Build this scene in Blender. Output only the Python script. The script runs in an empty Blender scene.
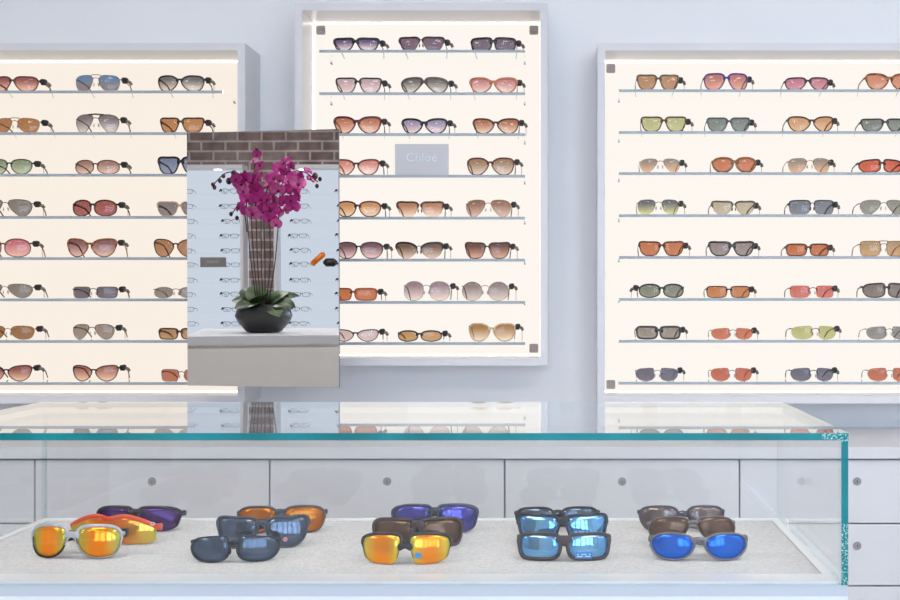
import bpy, bmesh, math, random
from mathutils import Vector, Matrix
random.seed(7)
R = math.radians
SC = bpy.context.scene
COL = SC.collection
F = 1133.0; CX = 567.0; CY = 300.0; CZ = 1.3          # focal length in pixels, principal point, eye height

def P(px, py, Y):
    return Vector(((px-CX)/F*Y, Y, CZ-(py-CY)/F*Y))
def X(px, Y): return (px-CX)/F*Y
def Z(py, Y): return CZ-(py-CY)/F*Y
def lin(c):
    return tuple(((v/255)/12.92 if v/255 <= .04045 else ((v/255+.055)/1.055)**2.4) for v in c)

# ------------------------------------------------------------------ materials
def nodes(m):
    m.use_nodes = True
    nt = m.node_tree; nt.nodes.clear()
    out = nt.nodes.new('ShaderNodeOutputMaterial')
    return nt, out
def N(nt, t, **kw):
    n = nt.nodes.new(t)
    for k, v in kw.items():
        if k in n.inputs: n.inputs[k].default_value = v
        else: setattr(n, k, v)
    return n
CACHE = {}
def pbr(name, col, rough=.5, metal=0, spec=.5, srgb=True, noise=0, nscale=40, col2=None, bump=0):
    key = (name, tuple(col), rough, metal)
    if key in CACHE: return CACHE[key]
    m = bpy.data.materials.new(name); nt, out = nodes(m)
    c = lin(col) if srgb else col
    b = N(nt, 'ShaderNodeBsdfPrincipled'); b.inputs['Roughness'].default_value = rough
    b.inputs['Metallic'].default_value = metal; b.inputs['Specular IOR Level'].default_value = spec
    b.inputs['Base Color'].default_value = (*c, 1)
    if noise or bump:
        tc = N(nt, 'ShaderNodeTexCoord'); nz = N(nt, 'ShaderNodeTexNoise', Scale=nscale, Detail=4.0)
        nt.links.new(tc.outputs['Object'], nz.inputs['Vector'])
        if noise:
            cr = N(nt, 'ShaderNodeValToRGB')
            c2 = lin(col2) if col2 else tuple(v*(1-noise) for v in c)
            cr.color_ramp.elements[0].position = .4; cr.color_ramp.elements[1].position = .6
            cr.color_ramp.elements[0].color = (*c2, 1); cr.color_ramp.elements[1].color = (*c, 1)
            nt.links.new(nz.outputs['Fac'], cr.inputs['Fac']); nt.links.new(cr.outputs['Color'], b.inputs['Base Color'])
        if bump:
            bp = N(nt, 'ShaderNodeBump', Strength=bump, Distance=.002)
            nt.links.new(nz.outputs['Fac'], bp.inputs['Height']); nt.links.new(bp.outputs['Normal'], b.inputs['Normal'])
    nt.links.new(b.outputs[0], out.inputs[0])
    CACHE[key] = m
    return m

def schlick(nt, f0, power=5.0):
    g = N(nt, 'ShaderNodeNewGeometry')
    d = N(nt, 'ShaderNodeVectorMath', operation='DOT_PRODUCT')
    nt.links.new(g.outputs['Incoming'], d.inputs[0]); nt.links.new(g.outputs['Normal'], d.inputs[1])
    a = N(nt, 'ShaderNodeMath', operation='ABSOLUTE'); nt.links.new(d.outputs['Value'], a.inputs[0])
    s = N(nt, 'ShaderNodeMath', operation='SUBTRACT', use_clamp=True); s.inputs[0].default_value = 1
    nt.links.new(a.outputs[0], s.inputs[1])
    p = N(nt, 'ShaderNodeMath', operation='POWER'); p.inputs[1].default_value = power
    nt.links.new(s.outputs[0], p.inputs[0])
    q = N(nt, 'ShaderNodeMath', operation='MULTIPLY_ADD', use_clamp=True)
    q.inputs[1].default_value = 1-f0; q.inputs[2].default_value = f0
    nt.links.new(p.outputs[0], q.inputs[0])
    return q.outputs[0]

def glass(name, tint=(1, 1, 1), f0=.04):
    m = bpy.data.materials.new(name); nt, out = nodes(m)
    t = N(nt, 'ShaderNodeBsdfTransparent'); t.inputs[0].default_value = (*tint, 1)
    g = N(nt, 'ShaderNodeBsdfGlossy', Roughness=0.0); g.inputs[0].default_value = (1, 1, 1, 1)
    mx = N(nt, 'ShaderNodeMixShader')
    nt.links.new(schlick(nt, f0), mx.inputs[0]); nt.links.new(t.outputs[0], mx.inputs[1]); nt.links.new(g.outputs[0], mx.inputs[2])
    nt.links.new(mx.outputs[0], out.inputs[0])
    return m

def tint_lens(top, bot, f0=.028):
    soft = lambda c: tuple(min(250, v*.82+sum(c)/3*.18+9) for v in c)
    top = soft(top); bot = soft(bot)
    key = ('tint', top, bot, f0)
    if key in CACHE: return CACHE[key]
    m = bpy.data.materials.new('tinted_lens'); nt, out = nodes(m)
    tc = N(nt, 'ShaderNodeTexCoord'); sp = N(nt, 'ShaderNodeSeparateXYZ')
    nt.links.new(tc.outputs['Generated'], sp.inputs[0])
    cr = N(nt, 'ShaderNodeValToRGB')
    e = cr.color_ramp.elements
    e[0].position = .08; e[1].position = .8
    e[0].color = (*[math.sqrt(v) for v in lin(bot)], 1); e[1].color = (*[math.sqrt(v) for v in lin(top)], 1)
    nt.links.new(sp.outputs['Z'], cr.inputs['Fac'])
    t = N(nt, 'ShaderNodeBsdfTransparent'); nt.links.new(cr.outputs[0], t.inputs[0])
    g = N(nt, 'ShaderNodeBsdfGlossy', Roughness=0.07); g.inputs[0].default_value = (.85, .92, 1, 1)
    mx = N(nt, 'ShaderNodeMixShader')
    nt.links.new(schlick(nt, f0), mx.inputs[0]); nt.links.new(t.outputs[0], mx.inputs[1]); nt.links.new(g.outputs[0], mx.inputs[2])
    nt.links.new(mx.outputs[0], out.inputs[0])
    CACHE[key] = m
    return m

def mirror_lens(name, centre, edge, refl=.6, thru=.25, top=None):
    """coated lens: a coloured mirror coat over a body colour; the coat's hue runs from centre to edge"""
    m = bpy.data.materials.new(name); nt, out = nodes(m)
    tc = N(nt, 'ShaderNodeTexCoord'); sp = N(nt, 'ShaderNodeSeparateXYZ')
    nt.links.new(tc.outputs['Generated'], sp.inputs[0])
    a = N(nt, 'ShaderNodeMath', operation='SUBTRACT'); a.inputs[1].default_value = .5
    nt.links.new(sp.outputs['X'], a.inputs[0])
    b = N(nt, 'ShaderNodeMath', operation='ABSOLUTE'); nt.links.new(a.outputs[0], b.inputs[0])
    cr = N(nt, 'ShaderNodeValToRGB'); e = cr.color_ramp.elements
    e[0].position = .12; e[1].position = .5
    e[0].color = (*lin(centre), 1); e[1].color = (*lin(edge), 1)
    nt.links.new(b.outputs[0], cr.inputs['Fac'])
    g = N(nt, 'ShaderNodeBsdfGlossy', Roughness=0.06); nt.links.new(cr.outputs[0], g.inputs[0])
    d = N(nt, 'ShaderNodeBsdfDiffuse'); nt.links.new(cr.outputs[0], d.inputs[0])
    t = N(nt, 'ShaderNodeBsdfTransparent'); nt.links.new(cr.outputs[0], t.inputs[0])
    m1 = N(nt, 'ShaderNodeMixShader'); m1.inputs[0].default_value = thru
    nt.links.new(d.outputs[0], m1.inputs[1]); nt.links.new(t.outputs[0], m1.inputs[2])
    m2 = N(nt, 'ShaderNodeMixShader'); m2.inputs[0].default_value = refl
    nt.links.new(m1.outputs[0], m2.inputs[1]); nt.links.new(g.outputs[0], m2.inputs[2])
    nt.links.new(m2.outputs[0], out.inputs[0])
    return m

def emit(name, col, s):
    m = bpy.data.materials.new(name); nt, out = nodes(m)
    e = N(nt, 'ShaderNodeEmission', Strength=s); e.inputs[0].default_value = (*col, 1)
    nt.links.new(e.outputs[0], out.inputs[0])
    return m

def tortoise(name, a, b):
    return pbr(name, a, .22, noise=1, nscale=140, col2=b)

# ------------------------------------------------------------------ mesh helpers
def box(bm, x0, x1, y0, y1, z0, z1, bev=0):
    r = bmesh.ops.create_cube(bm, size=1.0)
    vs = r['verts']
    for v in vs:
        v.co = Vector((x0 if v.co.x < 0 else x1, y0 if v.co.y < 0 else y1, z0 if v.co.z < 0 else z1))
    if bev:
        es = list({e for v in vs for e in v.link_edges})
        bmesh.ops.bevel(bm, geom=es, offset=bev, segments=2, affect='EDGES')
    return bm
def sweep(bm, pts, rad, up=(0, 0, 1), n=8, caps=True):
    """ellipse section (a sideways, b along up) swept along pts"""
    pts = [Vector(p) for p in pts]; up = Vector(up); rings = []
    for i, p in enumerate(pts):
        t = (pts[min(i+1, len(pts)-1)]-pts[max(i-1, 0)]).normalized()
        s = t.cross(up)
        if s.length < 1e-4: s = t.cross(Vector((0, 1, 0)))
        s.normalize(); u = s.cross(t)
        a, b = rad[i] if isinstance(rad, list) else (rad if isinstance(rad, tuple) else (rad, rad))
        rings.append([bm.verts.new(p+s*(a*math.cos(k*2*math.pi/n))+u*(b*math.sin(k*2*math.pi/n))) for k in range(n)])
    for r0, r1 in zip(rings, rings[1:]):
        for k in range(n):
            bm.faces.new((r0[k], r0[(k+1) % n], r1[(k+1) % n], r1[k]))
    if caps:
        bm.faces.new(rings[0][::-1]); bm.faces.new(rings[-1])
def lathe(bm, prof, c=(0, 0, 0), n=32):
    rings = []
    for r, z in prof:
        if r < 1e-6: rings.append([bm.verts.new((c[0], c[1], c[2]+z))])
        else: rings.append([bm.verts.new((c[0]+r*math.cos(k*2*math.pi/n), c[1]+r*math.sin(k*2*math.pi/n), c[2]+z)) for k in range(n)])
    for a, b in zip(rings, rings[1:]):
        for k in range(n):
            k2 = (k+1) % n
            if len(a) == 1: bm.faces.new((a[0], b[k2], b[k]))
            elif len(b) == 1: bm.faces.new((a[k], a[k2], b[0]))
            else: bm.faces.new((a[k], a[k2], b[k2], b[k]))
def disc_cyl(bm, c, r, h, axis='y', n=20, bev=0):
    """cylinder from c going +h along axis"""
    rr = bmesh.ops.create_cone(bm, cap_ends=True, segments=n, radius1=r, radius2=r, depth=abs(h))
    M = Matrix.Identity(4)
    if axis == 'y': M = Matrix.Rotation(R(90), 4, 'X')
    if axis == 'x': M = Matrix.Rotation(R(90), 4, 'Y')
    off = {'x': Vector((h/2, 0, 0)), 'y': Vector((0, h/2, 0)), 'z': Vector((0, 0, h/2))}[axis]
    for v in rr['verts']: v.co = (M @ v.co)+Vector(c)+off
def obj(name, bm, mat, parent=None, off=None, smooth=False, kind=None):
    if off is not None: bmesh.ops.translate(bm, verts=bm.verts, vec=-Vector(off))
    bmesh.ops.recalc_face_normals(bm, faces=bm.faces)
    me = bpy.data.meshes.new(name); bm.to_mesh(me); bm.free()
    for m in (mat if isinstance(mat, (list, tuple)) else [mat]): me.materials.append(m)
    if smooth:
        for p in me.polygons: p.use_smooth = True
    o = bpy.data.objects.new(name, me); COL.objects.link(o)
    if parent: o.parent = parent
    if kind: o['kind'] = kind
    return o
def thing(name, label, cat, loc=(0, 0, 0), rz=0, group=None):
    o = bpy.data.objects.new(name, None); COL.objects.link(o)
    o.location = loc; o.rotation_euler = (0, 0, rz); o.empty_display_size = .05
    o['label'] = label; o['category'] = cat
    if group: o['group'] = group
    return o
def tag(o, label, cat, group=None):
    o['label'] = label; o['category'] = cat
    if group: o['group'] = group
    return o
def struct(name, bm, m, **k):
    return obj(name, bm, m, kind='structure', **k)
def dup(o, parent=None):
    c = o.copy(); COL.objects.link(c); c.parent = parent
    for ch in list(o.children): dup(ch, c)
    return c

# ------------------------------------------------------------------ spectacles builder
SH = {
 'square': [(0, .68), (.06, .88), (.22, .98), (.55, 1), (.86, .97), (1, .74), (.98, .42), (.86, .12), (.58, 0), (.3, .05), (.1, .34)],
 'wayfarer': [(0, .72), (.05, .89), (.2, .96), (.55, .97), (.87, 1), (1, .92), (.98, .62), (.9, .26), (.72, .04), (.46, 0), (.22, .07), (.08, .34)],
 'rect': [(0, .52), (.02, .84), (.12, .97), (.5, 1), (.88, .98), (.99, .83), (1, .5), (.95, .15), (.82, .02), (.4, 0), (.14, .05), (.04, .22)],
 'aviator': [(0, .76), (.05, .93), (.25, 1), (.6, 1), (.88, .9), (1, .66), (.96, .36), (.82, .1), (.62, 0), (.42, .06), (.22, .28), (.07, .53)],
 'navigator': [(0, .68), (.05, .88), (.22, .99), (.6, 1), (.87, .93), (.99, .7), (.96, .36), (.83, .08), (.6, 0), (.36, .03), (.16, .2), (.05, .45)],
 'cateye': [(0, .56), (.07, .76), (.28, .93), (.6, 1), (.88, .99), (1, .86), (.98, .56), (.88, .24), (.68, .04), (.46, 0), (.26, .1), (.1, .3)],
 'oval': [(0, .55), (.07, .84), (.3, .99), (.62, 1), (.89, .86), (1, .56), (.94, .22), (.7, .02), (.4, 0), (.15, .12), (.03, .3)],
 'round': [(.5+.5*math.cos(a*math.pi/6), .5+.5*math.sin(a*math.pi/6)) for a in range(12)],
 'panto': [(0, .62), (.08, .86), (.3, .98), (.65, 1), (.92, .88), (1, .6), (.93, .3), (.74, .06), (.5, 0), (.27, .06), (.08, .3)],
 'butterfly': [(0, .6), (.08, .8), (.3, .96), (.6, 1), (.9, .95), (1, .72), (.97, .4), (.84, .12), (.6, 0), (.38, .03), (.2, .18), (.07, .38)],
 'sport': [(0, .5), (.02, .86), (.12, 1), (.5, .98), (.85, .9), (1, .64), (.97, .34), (.8, .08), (.5, 0), (.2, .05), (.03, .22)],
 'blade': [(0, .66), (.03, .94), (.3, 1), (.7, .98), (.96, .86), (1, .6), (.93, .22), (.72, .05), (.42, 0), (.16, .02), (.07, .22)],
}
def outline(shape, n=44):
    c = SH[shape]; L = len(c); out = []
    for i in range(n):
        t = i/n*L; k = int(t); f = t-k
        p = [c[(k+j-1) % L] for j in range(4)]
        q = []
        for a in (0, 1):
            p0, p1, p2, p3 = (w[a] for w in p)
            q.append(.5*((2*p1)+(-p0+p2)*f+(2*p0-5*p1+4*p2-p3)*f*f+(-p0+3*p1-3*p2+p3)*f**3))
        out.append((min(max(q[0], -.02), 1.02), min(max(q[1], -.01), 1.01)))
    area = sum(out[i][0]*out[(i+1) % n][1]-out[(i+1) % n][0]*out[i][1] for i in range(n))
    return out if area > 0 else out[::-1]

def glasses_parts(root, W, H, shape, fmat, lmats, rim=.0035, rim_top=None, half=False, gap=.013, kx=3.0, kz=4.0,
                  bridge='bar', tlen=.128, folded=False, tw=None, tmat=None, tagside=1, low=None, lowmat=None, thick=.0032,
                  rimless=False, clear=False, shield=False, hinge=.78, bridge_h=None):
    if shield: hinge = .6
    """frame, lenses, temples and pads as children of root; local frame: x across, +y behind, z up, bottom at z = 0"""
    wt = rim_top if rim_top is not None else rim
    wb = .0003 if (half or rimless) else rim
    if rimless: wt = .0003
    if low is not None: wb = low
    Lw = (W-gap)/2-rim if not rimless else (W-gap)/2
    Lh = H-wt-wb
    zc = H*.5
    ysurf = lambda x, z: kx*x*x+kz*(z-zc)**2
    ol = outline(shape)
    metal = thick < .002
    tmat = tmat or fmat
    # lenses
    if shield:
        bm = bmesh.new(); nx, nz = 40, 8; grid = []
        for side in (0, 1):
            for i in range(nx+1):
                u = -1+2*i/nx; x = u*(W/2-rim)
                au = abs(u)
                top = wb+Lh*(1-.10*math.exp(-(au/.16)**2)-.38*max(0, (au-.3)/.7)**1.7)
                bot = wb+Lh*(.42*math.exp(-(au/.2)**2)+.16*max(0, (au-.78)/.22)**2)
                for j in range(nz+1):
                    z = bot+(top-bot)*j/nz
                    grid.append(bm.verts.new((x, ysurf(x, z)+side*.0018, z)))
        def gi(s, i, j): return grid[s*(nx+1)*(nz+1)+i*(nz+1)+j]
        for i in range(nx):
            for j in range(nz):
                bm.faces.new((gi(0, i, j), gi(0, i+1, j), gi(0, i+1, j+1), gi(0, i, j+1)))
                bm.faces.new((gi(1, i, j), gi(1, i, j+1), gi(1, i+1, j+1), gi(1, i+1, j)))
            bm.faces.new((gi(0, i, 0), gi(1, i, 0), gi(1, i+1, 0), gi(0, i+1, 0)))
            bm.faces.new((gi(0, i, nz), gi(0, i+1, nz), gi(1, i+1, nz), gi(1, i, nz)))
        for i in (0, nx):
            for j in range(nz):
                bm.faces.new((gi(0, i, j), gi(0, i, j+1), gi(1, i, j+1), gi(1, i, j)))
        obj('lens', bm, lmats[0], root, smooth=True)
    else:
        for s in (-1, 1):
            bm = bmesh.new(); n = len(ol); rings = [[], []]
            cx_, cz_ = .5, .52
            for side in (0, 1):
                for t in (1, .7, .35):
                    r = []
                    for u, v in ol:
                        x = s*(gap/2+Lw*(cx_+(u-cx_)*t)); z = wb+Lh*(cz_+(v-cz_)*t)
                        r.append(bm.verts.new((x, ysurf(x, z)+(side*.0016), z)))
                    rings[side].append(r)
                x = s*(gap/2+Lw*cx_); z = wb+Lh*cz_
                c = bm.verts.new((x, ysurf(x, z)+side*.0016, z))
                for a, b in zip(rings[side], rings[side][1:]):
                    for k in range(n): bm.faces.new((a[k], a[(k+1) % n], b[(k+1) % n], b[k]))
                a = rings[side][-1]
                for k in range(n): bm.faces.new((a[k], a[(k+1) % n], c))
            a, b = rings[0][0], rings[1][0]
            for k in range(n): bm.faces.new((a[k], b[k], b[(k+1) % n], a[(k+1) % n]))
            obj('lens', bm, lmats[0 if s < 0 else -1], root, smooth=True)
    # frame front
    bm = bmesh.new()
    def ring(s, wfun, vmin=-9, vmax=9):
        pts = []; n = len(ol)
        for i, (u, v) in enumerate(ol):
            pu, pv = ol[i-1]; nu, nv = ol[(i+1) % n]
            tx, tz = (nu-pu)*Lw, (nv-pv)*Lh; l = math.hypot(tx, tz) or 1
            pts.append((gap/2+Lw*u, wb+Lh*v, tz/l, -tx/l, v))
        loops = []
        for x, z, nx_, nz_, v in pts:
            w = wfun(v)
            sec = [(-.0004, -.25), (w*.3, -.5), (w*.85, -.4), (w, 0), (w*.85, .4), (w*.3, .5), (-.0004, .35)]
            loops.append([bm.verts.new((s*(x+nx_*q), ysurf(x, z)+.0008+thick*h, z+nz_*q)) for q, h in sec])
        m = 7
        for i in range(n):
            if not (vmin <= pts[i][4] <= vmax or vmin <= pts[(i+1) % n][4] <= vmax): continue
            a, b = loops[i], loops[(i+1) % n]
            for k in range(m):
                bm.faces.new((a[k], a[(k+1) % m], b[(k+1) % m], b[k]))
    sm = lambda v: max(0, min(1, (v-.45)/.35))**2*(3-2*max(0, min(1, (v-.45)/.35)))
    if shield:
        path = []
        for i in range(25):
            u = -1+2*i/24; au = abs(u); x = u*(W/2-rim*.5)
            z = wb+Lh*(1-.10*math.exp(-(au/.16)**2)-.38*max(0, (au-.3)/.7)**1.7)
            path.append((x, ysurf(x, z)+.0005, z))
        sweep(bm, path, (thick*.55, wt*.7))
    elif rimless:
        if bridge != 'none':
            for s in (-1, 1):          # lens clips at nose and temple
                zz = wb+Lh*.72
                x = gap/2+.001; sweep(bm, [(s*x, ysurf(x, zz), wb+Lh*.78+.001), (s*(x+.0035), ysurf(x, zz), zz-.008)], (.0012, .0012))
                zz = wb+Lh*hinge; b2 = bmesh.new(); ye = ysurf(W/2, zz)
                x = W/2-.003; sweep(b2, [(s*x, ysurf(x, zz)-.0012, zz), (s*(x+.004), ysurf(x, zz)+.001, zz), (s*(W/2+.0005), ye+.006, zz)], (.0014, .0014))
                obj('hinge', b2, fmat, root, smooth=True)
    else:
        for s in (-1, 1):
            if half and lowmat is None: ring(s, lambda v: .0004+(wt-.0004)*sm(v), vmin=.3)
            elif half: ring(s, lambda v: .0004+(wt-.0004)*sm(v), vmin=.3)
            else: ring(s, lambda v: wb+(wt-wb)*sm(v))
    zb = wb+Lh*((.74 if bridge == 'bar' else .78) if bridge_h is None else bridge_h)
    g = gap/2
    if bridge == 'bar':
        hb = max(wt*.95, .0024)
        sweep(bm, [(-g-rim-.001, ysurf(g, zb)+.001, zb-.001), (-g-rim*.3, ysurf(g, zb)+.0006, zb-.0012), (-g*.5, ysurf(0, zb), zb+.0004), (0, ysurf(0, zb)-.0003, zb+.001), (g*.5, ysurf(0, zb), zb+.0004), (g+rim*.3, ysurf(g, zb)+.0006, zb-.0012), (g+rim+.001, ysurf(g, zb)+.001, zb-.001)],
              [(thick*.42, hb*e_) for e_ in ((1.1, 1.35, .85, .7, .85, 1.35, 1.1) if not folded else (1.0, 1.5, 1.25, 1.1, 1.25, 1.5, 1.0))])
    elif bridge in ('wire', 'double', 'top'):
        sweep(bm, [(-g-.001, .001, zb-.002), (-g*.6, -.001, zb+.001), (0, -.0015, zb+.002), (g*.6, -.001, zb+.001), (g+.001, .001, zb-.002)], (.0009, .0011))
        if bridge != 'wire':
            zt = H-.001; r = .0012 if bridge == 'double' else .0022
            xx = g+(.006 if bridge == 'double' else .014)
            sweep(bm, [(-xx, .001, zt-.001), (-g, -.001, zt), (0, -.0015, zt+.0005), (g, -.001, zt), (xx, .001, zt-.001)], (.0012, r))
    zh = wb+Lh*hinge
    yo = ysurf(W/2, zh)
    hs = .0012 if metal or rimless else max(.0022, wt*.7)
    for s in (() if rimless else (-1, 1)):                  # end pieces
        sweep(bm, [(s*(W/2-.004), yo-.001, zh), (s*(W/2-.0005), yo+.0006, zh), (s*(W/2+.0005), yo+.006, zh)], (.0014, hs))
    obj('bridge' if rimless else 'frame', bm, fmat, root, smooth=True)
    if lowmat is not None and not shield:   # lower rim of a second colour
        bm = bmesh.new()
        for s in (-1, 1): ring(s, lambda v: max(.0006, rim*(1-sm(v))), vmax=.62)
        obj('lower_rim', bm, lowmat, root, smooth=True)
    # nose pads
    for s in ((-1, 1) if (metal or rimless or bridge in ('wire', 'double', 'top')) else ()):
        bm = bmesh.new()
        x, z = g*.72, wb+Lh*.42
        sweep(bm, [(s*x, .004, z+.005), (s*(x+.0006), .0052, z), (s*(x+.0014), .0056, z-.005)], [(.0008, .0015), (.0014, .003), (.0008, .0015)])
        obj('nose_pad', bm, NOSE if metal or rimless else fmat, root, smooth=True)
    # temples
    th = tw if tw else (.0013 if metal or rimless else .0034)
    for s in (-1, 1):
        bm = bmesh.new()
        if folded:
            x0 = s*(W/2+.0002); z0 = zh; dy = .0 if s < 0 else .007
            pts = [(x0, yo+.005, z0), (x0-s*.001, yo+.012+dy, z0), (x0-s*.012, yo+.0155+dy, z0-.0005), (x0-s*W*.45, yo+.013+dy, z0-.004),
                   (x0-s*W*.68, yo+.013+dy, z0-.010), (x0-s*W*.8, yo+.014+dy, max(z0-.016, .012)), (x0-s*W*.88, yo+.016+dy, max(z0-.020, .009))]
            sweep(bm, pts, [(.0016, th*1.15), (.0016, th*1.15), (.0015, th), (.0014, th*.9), (.0016, th*.95), (.0019, max(th, .0026)), (.0012, .002)])
        else:
            x0 = s*(W/2+.0003)
            pts = [(x0, yo+.005, zh), (x0, yo+.02, zh), (x0-s*.001, tlen*.5, zh-.002), (x0-s*.002, tlen*.72, zh-.006),
                   (x0-s*.004, tlen*.86, zh*.55), (x0-s*.007, tlen, .0035)]
            sweep(bm, pts, [(.0012, th*1.1), (.0011, th), (.0011, th*.85), (.0013, th*.9), (.0017, max(th*.9, .002)), (.0014, .002)])
        obj('temple', bm, tmat, root, smooth=True)
    if tagside:
        s = tagside; bm = bmesh.new(); xo = W/2+.006; yy = yo+.016
        disc_cyl(bm, (s*xo-.005, yy, zh-.001), .0082, .010, 'x', 16)
        disc_cyl(bm, (s*xo, yy-.008, zh+.0005), .0074, .012, 'y', 16)
        disc_cyl(bm, (s*(xo+.003), yy-.003, zh+.003), .0055, .010, 'y', 12)
        tg = obj('security_tag', bm, TAGBLK, root)
        bm = bmesh.new()
        sweep(bm, [(s*(xo+.004), yy+.002, zh-.001), (s*(xo+.012), yy+.008, zh-.004), (s*(xo+.0145), yy+.012, zh-.010)], .0045, n=10)
        obj('tag_pin', bm, TAGGRY, tg, smooth=True)
        bm = bmesh.new()
        sweep(bm, [(s*(xo+.013), yy+.010, zh-.007), (s*(xo+.013), yy+.012, .001)], .0007, n=5)
        obj('tag_cable', bm, TAGGRY, tg)

def settle(root, z, gap=.0004):
    M = Matrix.LocRotScale(None, root.rotation_euler, None)
    lo = min((M @ v.co).z for c in root.children_recursive for v in c.data.vertices)
    root.location.z = z-lo+gap
NOSE = pbr('clear_silicone', (200, 195, 190), .3)
TAGBLK = pbr('black_plastic', (34, 29, 29), .5)
TAGGRY = pbr('grey_metal', (135, 122, 112), .35, .6)

# ------------------------------------------------------------------ frame colour library
FR = {
 'black': pbr('black_acetate', (30, 26, 30), .22), 'darkbrown': pbr('dark_brown_acetate', (66, 42, 36), .22),
 'maroon': pbr('maroon_acetate', (100, 38, 46), .22), 'rose': pbr('rose_brown_acetate', (112, 62, 58), .25),
 'green': pbr('dark_green_acetate', (52, 56, 48), .25), 'olive': pbr('grey_olive_acetate', (98, 90, 74), .22),
 'coral': pbr('coral_acetate', (205, 120, 84), .22), 'orange': pbr('orange_acetate', (178, 80, 42), .22),
 'cream': pbr('cream_acetate', (214, 184, 146), .22), 'purple': pbr('purple_acetate', (84, 48, 140), .2),
 'plum': pbr('dark_plum_acetate', (66, 38, 58), .22), 'grey': pbr('grey_acetate', (82, 92, 102), .22),
 'amber': pbr('amber_acetate', (150, 98, 58), .22), 'ltbrown': pbr('light_brown_acetate', (150, 104, 72), .22),
 'gold': pbr('gold_metal', (190, 150, 100), .25, .9), 'silver': pbr('silver_metal', (160, 155, 150), .25, .9),
 'gun': pbr('gunmetal', (78, 72, 72), .3, .8), 'tort': tortoise('tortoise_acetate', (196, 116, 44), (92, 46, 20)),
 'darktort': tortoise('dark_tortoise_acetate', (120, 66, 40), (44, 24, 22)),
 'redtort': tortoise('red_tortoise_acetate', (130, 58, 38), (62, 32, 30)),
 'charcoal': pbr('charcoal_acetate', (60, 58, 60), .28),
}
AC = dict(rim=.0022, rim_top=.003)
ST = {  # construction styles
 'acetate': dict(rim=.0027, rim_top=.0040, bridge='bar'),
 'bold': dict(rim=.0033, rim_top=.0056, bridge='bar'),
 'thick': dict(rim=.0046, rim_top=.0052, bridge='bar'),
 'slim': dict(rim=.0020, rim_top=.0027, bridge='bar', thick=.0026),
 'metal': dict(rim=.0009, rim_top=.0011, bridge='wire', thick=.0014),
 'double': dict(rim=.0009, rim_top=.0011, bridge='double', thick=.0014),
 'topbar': dict(rim=.0009, rim_top=.0011, bridge='top', thick=.0014),
 'brow': dict(rim=.0022, rim_top=.0048, half=True, bridge='wire'),
 'browmetal': dict(rim=.0012, rim_top=.0026, half=True, bridge='wire', thick=.0022),
 'rimless': dict(rimless=True, bridge='wire', rim=.0008, thick=.0014),
}
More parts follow.
